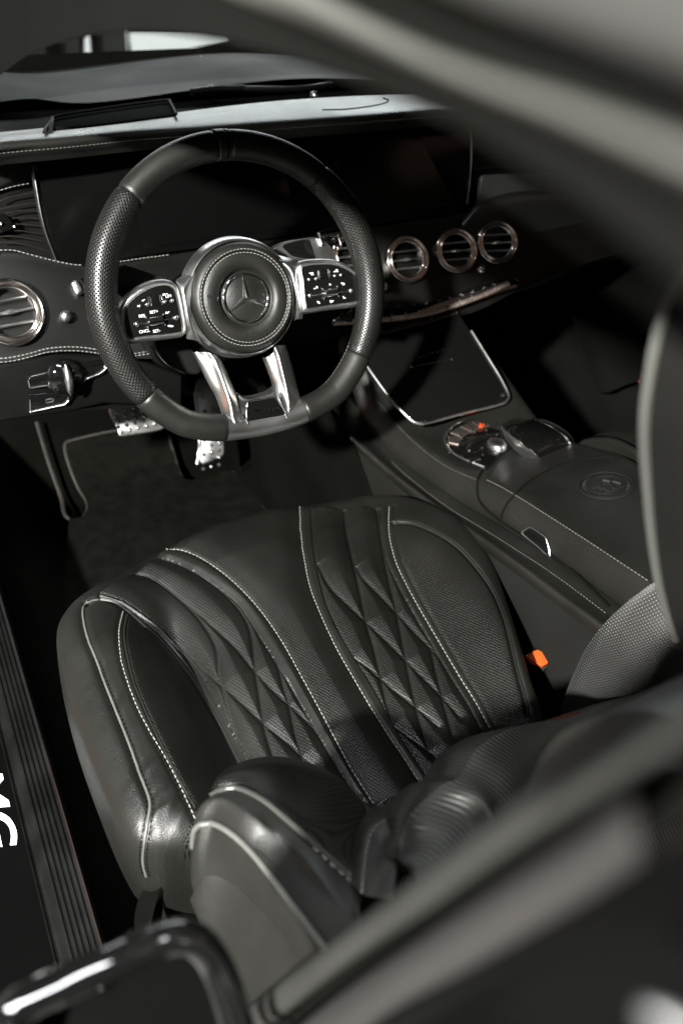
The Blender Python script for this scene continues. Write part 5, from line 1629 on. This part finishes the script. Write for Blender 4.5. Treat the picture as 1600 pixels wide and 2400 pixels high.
C1 = [(925, 1985, -.692), (928, 1940, -.667), (946, 1885, -.655), (1000, 1830, -.645), (1043, 1798, -.642), (1060, 1796, -.643), (1078, 1766, -.63), (1110, 1722, -.615), (1180, 1682, -.60), (1270, 1662, -.592), (1350, 1645, -.585), (1500, 1590, -.575), (1640, 1530, -.57)]
C2_ = [(955, 2020, -.706), (975, 1975, -.693), (1020, 1925, -.682), (1065, 1882, -.672), (1098, 1846, -.668), (1112, 1840, -.670), (1135, 1812, -.658), (1180, 1778, -.648), (1260, 1748, -.637), (1340, 1728, -.63), (1420, 1705, -.622), (1550, 1660, -.61), (1680, 1600, -.605)]
C3 = [(1000, 2080, -.735), (1050, 2030, -.724), (1100, 1982, -.714), (1150, 1940, -.706), (1185, 1908, -.70), (1205, 1896, -.70), (1230, 1878, -.693), (1280, 1848, -.685), (1350, 1815, -.678), (1420, 1790, -.672), (1490, 1762, -.666), (1600, 1715, -.657), (1720, 1660, -.65)]
C4 = [(1080, 2200, -.79), (1150, 2140, -.775), (1220, 2090, -.765), (1280, 2050, -.755), (1320, 2020, -.75), (1345, 2005, -.75), (1370, 1990, -.745), (1420, 1960, -.735), (1480, 1925, -.728), (1540, 1895, -.722), (1600, 1865, -.716), (1700, 1810, -.705), (1800, 1750, -.70)]
M_rib = mat('ribbed_leather', LC, 0.42, bump=0.15, bscale=700, var=0.1, vscale=8)
nt = M_rib.node_tree
uvn = nt.nodes.new('ShaderNodeUVMap')
wv = nt.nodes.new('ShaderNodeTexWave')
wv.inputs['Scale'].default_value = 60
wv.inputs['Distortion'].default_value = 0.3
wv.wave_profile = 'SIN'
nt.links.new(uvn.outputs[0], wv.inputs['Vector'])
bmp = nt.nodes.new('ShaderNodeBump')
bmp.inputs['Distance'].default_value = 0.0005
bmp.inputs['Strength'].default_value = 0.8
nt.links.new(wv.outputs['Fac'], bmp.inputs['Height'])
oldn = nt.nodes['Principled BSDF'].inputs['Normal'].links[0].from_socket
nt.links.new(oldn, bmp.inputs['Normal'])
nt.links.new(bmp.outputs[0], nt.nodes['Principled BSDF'].inputs['Normal'])
r40 = lambda R: resamp(catmull(ty([R])[0], 10), 48)
loft('backrest_centre', [[p + np.array([0.0, 0.05, -0.06]) for p in r40(C1)], [p + np.array([0.0, 0.012, -0.010]) for p in r40(C1)], r40(C1), r40(C2_), r40(C3), r40(C4), [p + np.array([0, -0.06, -0.04]) for p in r40(C4)]], M_rib, seat, nc=150, sub=8, uvmode='param')
RB0 = [(1283, 1690, -.498), (1290, 1620, -.50), (1320, 1540, -.505), (1360, 1466, -.512), (1420, 1400, -.52), (1490, 1345, -.53), (1570, 1305, -.545)]
RB1 = [(1400, 1690, -.545), (1410, 1620, -.548), (1436, 1560, -.552), (1468, 1505, -.558), (1510, 1455, -.565), (1560, 1415, -.572), (1620, 1385, -.58)]
RB2 = [(1560, 1700, -.60), (1570, 1640, -.60), (1590, 1590, -.605), (1615, 1550, -.608), (1640, 1510, -.612), (1670, 1480, -.618), (1700, 1450, -.622)]
M_dot = mat('dotted_leather', (0.011, 0.011, 0.010), 0.5, var=0.1, perf=0.0042)
# pin holes of this panel are drawn paler than the leather
for n_ in M_dot.node_tree.nodes:
    if n_.type == 'MAP_RANGE' and abs(n_.inputs['To Min'].default_value - 0.06) < 1e-4:
        n_.inputs['To Min'].default_value = 2.2
loft('right_bolster', [[p + np.array([0.03, 0.0, -0.02]) for p in r24(RB0)], r24(RB0), [a * 0.6 + c * 0.4 + np.array([0, 0.008, 0.004]) for a, c in zip(r24(RB0), r24(RB1))], r24(RB1), r24(RB2)], M_dot, seat, nc=80, sub=8, uvmode='side')
b = MB()
b.add([(-0.60, -0.68, 0.36), (-0.20, -0.68, 0.36), (-0.20, -0.92, 0.76), (-0.60, -0.92, 0.76), (-0.60, -0.74, 0.33), (-0.20, -0.74, 0.33), (-0.20, -0.98, 0.73), (-0.60, -0.98, 0.73)], [(0, 1, 2, 3), (7, 6, 5, 4), (0, 3, 7, 4), (1, 5, 6, 2), (3, 2, 6, 7), (0, 4, 5, 1)])
b.obj('back_shell', M_plastic, seat, smooth=False)
loft('shoulder', [[np.array([x, -0.73 - 0.03 * math.cos((x + .35) * 6), 0.70]) for x in np.linspace(-0.50, -0.18, 9)], [np.array([x, -0.765, 0.79]) for x in np.linspace(-0.50, -0.18, 9)], [np.array([x, -0.81, 0.865 - 0.9 * (x + 0.35) ** 2]) for x in np.linspace(-0.49, -0.19, 9)], [np.array([x, -0.86, 0.86 - 0.9 * (x + 0.35) ** 2]) for x in np.linspace(-0.49, -0.19, 9)]], M_leather, seat, nc=40, sub=6, solid=0.03)
# headrest
hp0 = aY(1500, 1000, -0.735)
HPn = (0.12, -1, -0.08)
HPl = Plane(hp0, HPn)
ho = [(2000, 430), (1930, 480), (1835, 565), (1752, 680), (1690, 800), (1655, 930), (1637, 1050), (1637, 1200), (1642, 1320), (1654, 1420), (1680, 1520), (1730, 1620), (1800, 1650), (2050, 1560), (2150, 1200), (2120, 800), (2060, 520)]
ho = [(u - 66, v) for u, v in ho]
hd = panel('headrest', resamp(catmull([HPl.at(u, v) for u, v in ho], 8, True), 120, True), HPl.n, 0.028, mat('headrest_shaded_back', (0.006, 0.006, 0.0055), 0.7, spec=0.15, bump=0.2, bscale=700, var=0.1), seat, bevel=0.006, segs=5)  # darker and duller than the seat leather: its shade put into the material
tube('piping', resamp(catmull([HPl.at(u, v) - HPl.n * 0.025 - HPl.ux * 0.0008 for u, v in ho[1:11]], 8), 90), 0.0030, mat('headrest_lit_rim', (0.07, 0.07, 0.064), 0.6, spec=0.3, var=0.1), hd, 8)  # pale tube standing for the lit left rim of the headrest

# ================================================================== BELT BUCKLE
bk0 = aX(1243, 1529, -0.135)
buck = thing('seat_belt_buckle', bk0, 'black seat belt buckle with glowing orange release button beside the seat', 'belt buckle')
BPn = Plane(bk0, (-0.25, -0.35, 1))
bq = [(1206, 1505), (1233, 1491), (1277, 1511), (1244, 1530), (1223, 1520)]
ob = [(1198, 1505), (1232, 1484), (1290, 1510), (1248, 1540)]
panel('housing', [BPn.at(u, v, -0.003) for u, v in ob], BPn.n, 0.10, M_plastic, buck, bevel=0.003)
panel('release_button', [BPn.at(u, v, 0.0015) for u, v in bq], BPn.n, 0.008, M_orange, buck, bevel=0.0015)

# ================================================================== PASSENGER SEAT, DOOR, GUIDE LOOP
pas = thing('passenger_seat', (0.42, -0.25, 0.05), 'dark passenger seat cushion half hidden beyond the console', 'car seat')
e0 = [aX(u, v, 0.17) for u, v in [(1320, 1030), (1345, 1008), (1400, 1004), (1440, 1018), (1480, 1042), (1560, 1085)]]
e0 = resamp(catmull(e0, 8), 16)
pc = loft('cushion', [[p + np.array([-0.02, 0, -0.12]) for p in e0], [p + np.array([-0.008, 0, -0.02]) for p in e0], list(e0), [p + np.array([0.05, 0, 0.0]) for p in e0], [p + np.array([0.10, 0, -0.03]) for p in e0], [p + np.array([0.4, 0, -0.03]) for p in e0]], M_leather, pas, nc=50, sub=6)
tube('piping', [p + np.array([0, 0, 0.001]) for p in e0], 0.0016, M_dchrome, pc, 6)
pdr = thing('passenger_door', (0.72, 0.3, 0.4), 'dim inner panel of the passenger door on the far side', 'car door')
dr = []
for dx, q in ((0.0, [(1250, 560), (1330, 530), (1420, 505), (1568, 480), (1700, 450)]), (0.0, [(1262, 640), (1330, 610), (1420, 585), (1568, 560), (1700, 530)]), (-0.05, [(1300, 700), (1340, 690), (1420, 670), (1568, 640), (1700, 600)]), (-0.06, [(1330, 780), (1360, 790), (1430, 790), (1568, 760), (1700, 720)]), (0.0, [(1370, 900), (1400, 900), (1450, 880), (1568, 860), (1700, 840)])):
    dr.append([aX(u, v, 0.66 + dx) for u, v in q])
loft('door_panel', dr, M_plastic, pdr, nc=40, sub=6)
b = MB()
b.ball(aX(1533, 482, 0.64), 0.003, 8)
b.obj('sparkle_bead', M_chrome, pdr)  # chrome bead added for a small white sparkle on the door
b = MB()
b.ball(aX(1467, 876, 0.58), 0.003, 8)
b.obj('door_reflector', mat('dim_red_reflector', (0.12, 0.02, 0.005), 0.3), pdr)

gl_ = thing('belt_guide', aD(250, 2200, 0.5), 'glossy black belt guide loop with white highlight in front of the sill', 'belt guide')
gp_ = [aD(u, v + 22, d * 0.82) for u, v, d in [(-10, 2420, .46), (10, 2340, .46), (45, 2292, .465), (150, 2240, .475), (260, 2188, .485), (350, 2148, .495), (410, 2132, .50), (455, 2145, .505), (490, 2190, .51), (520, 2260, .51), (560, 2400, .51)]]
tube('loop', resamp(catmull(gp_, 8), 100), 0.0085, M_blackpaint, gl_, 16)
panel('guide_body', [aD(u, v + 22, d * 0.82 + 0.012) for u, v, d in [(20, 2350, .465), (150, 2265, .48), (300, 2200, .495), (420, 2160, .505), (470, 2190, .51), (520, 2300, .515), (560, 2460, .515), (-20, 2460, .465)]], -_f, 0.02, M_void, gl_, bevel=0.004)
b = MB()
b.ball(aD(37, 2395, .36), 0.0038, 12)
b.obj('stud', M_satin, gl_)
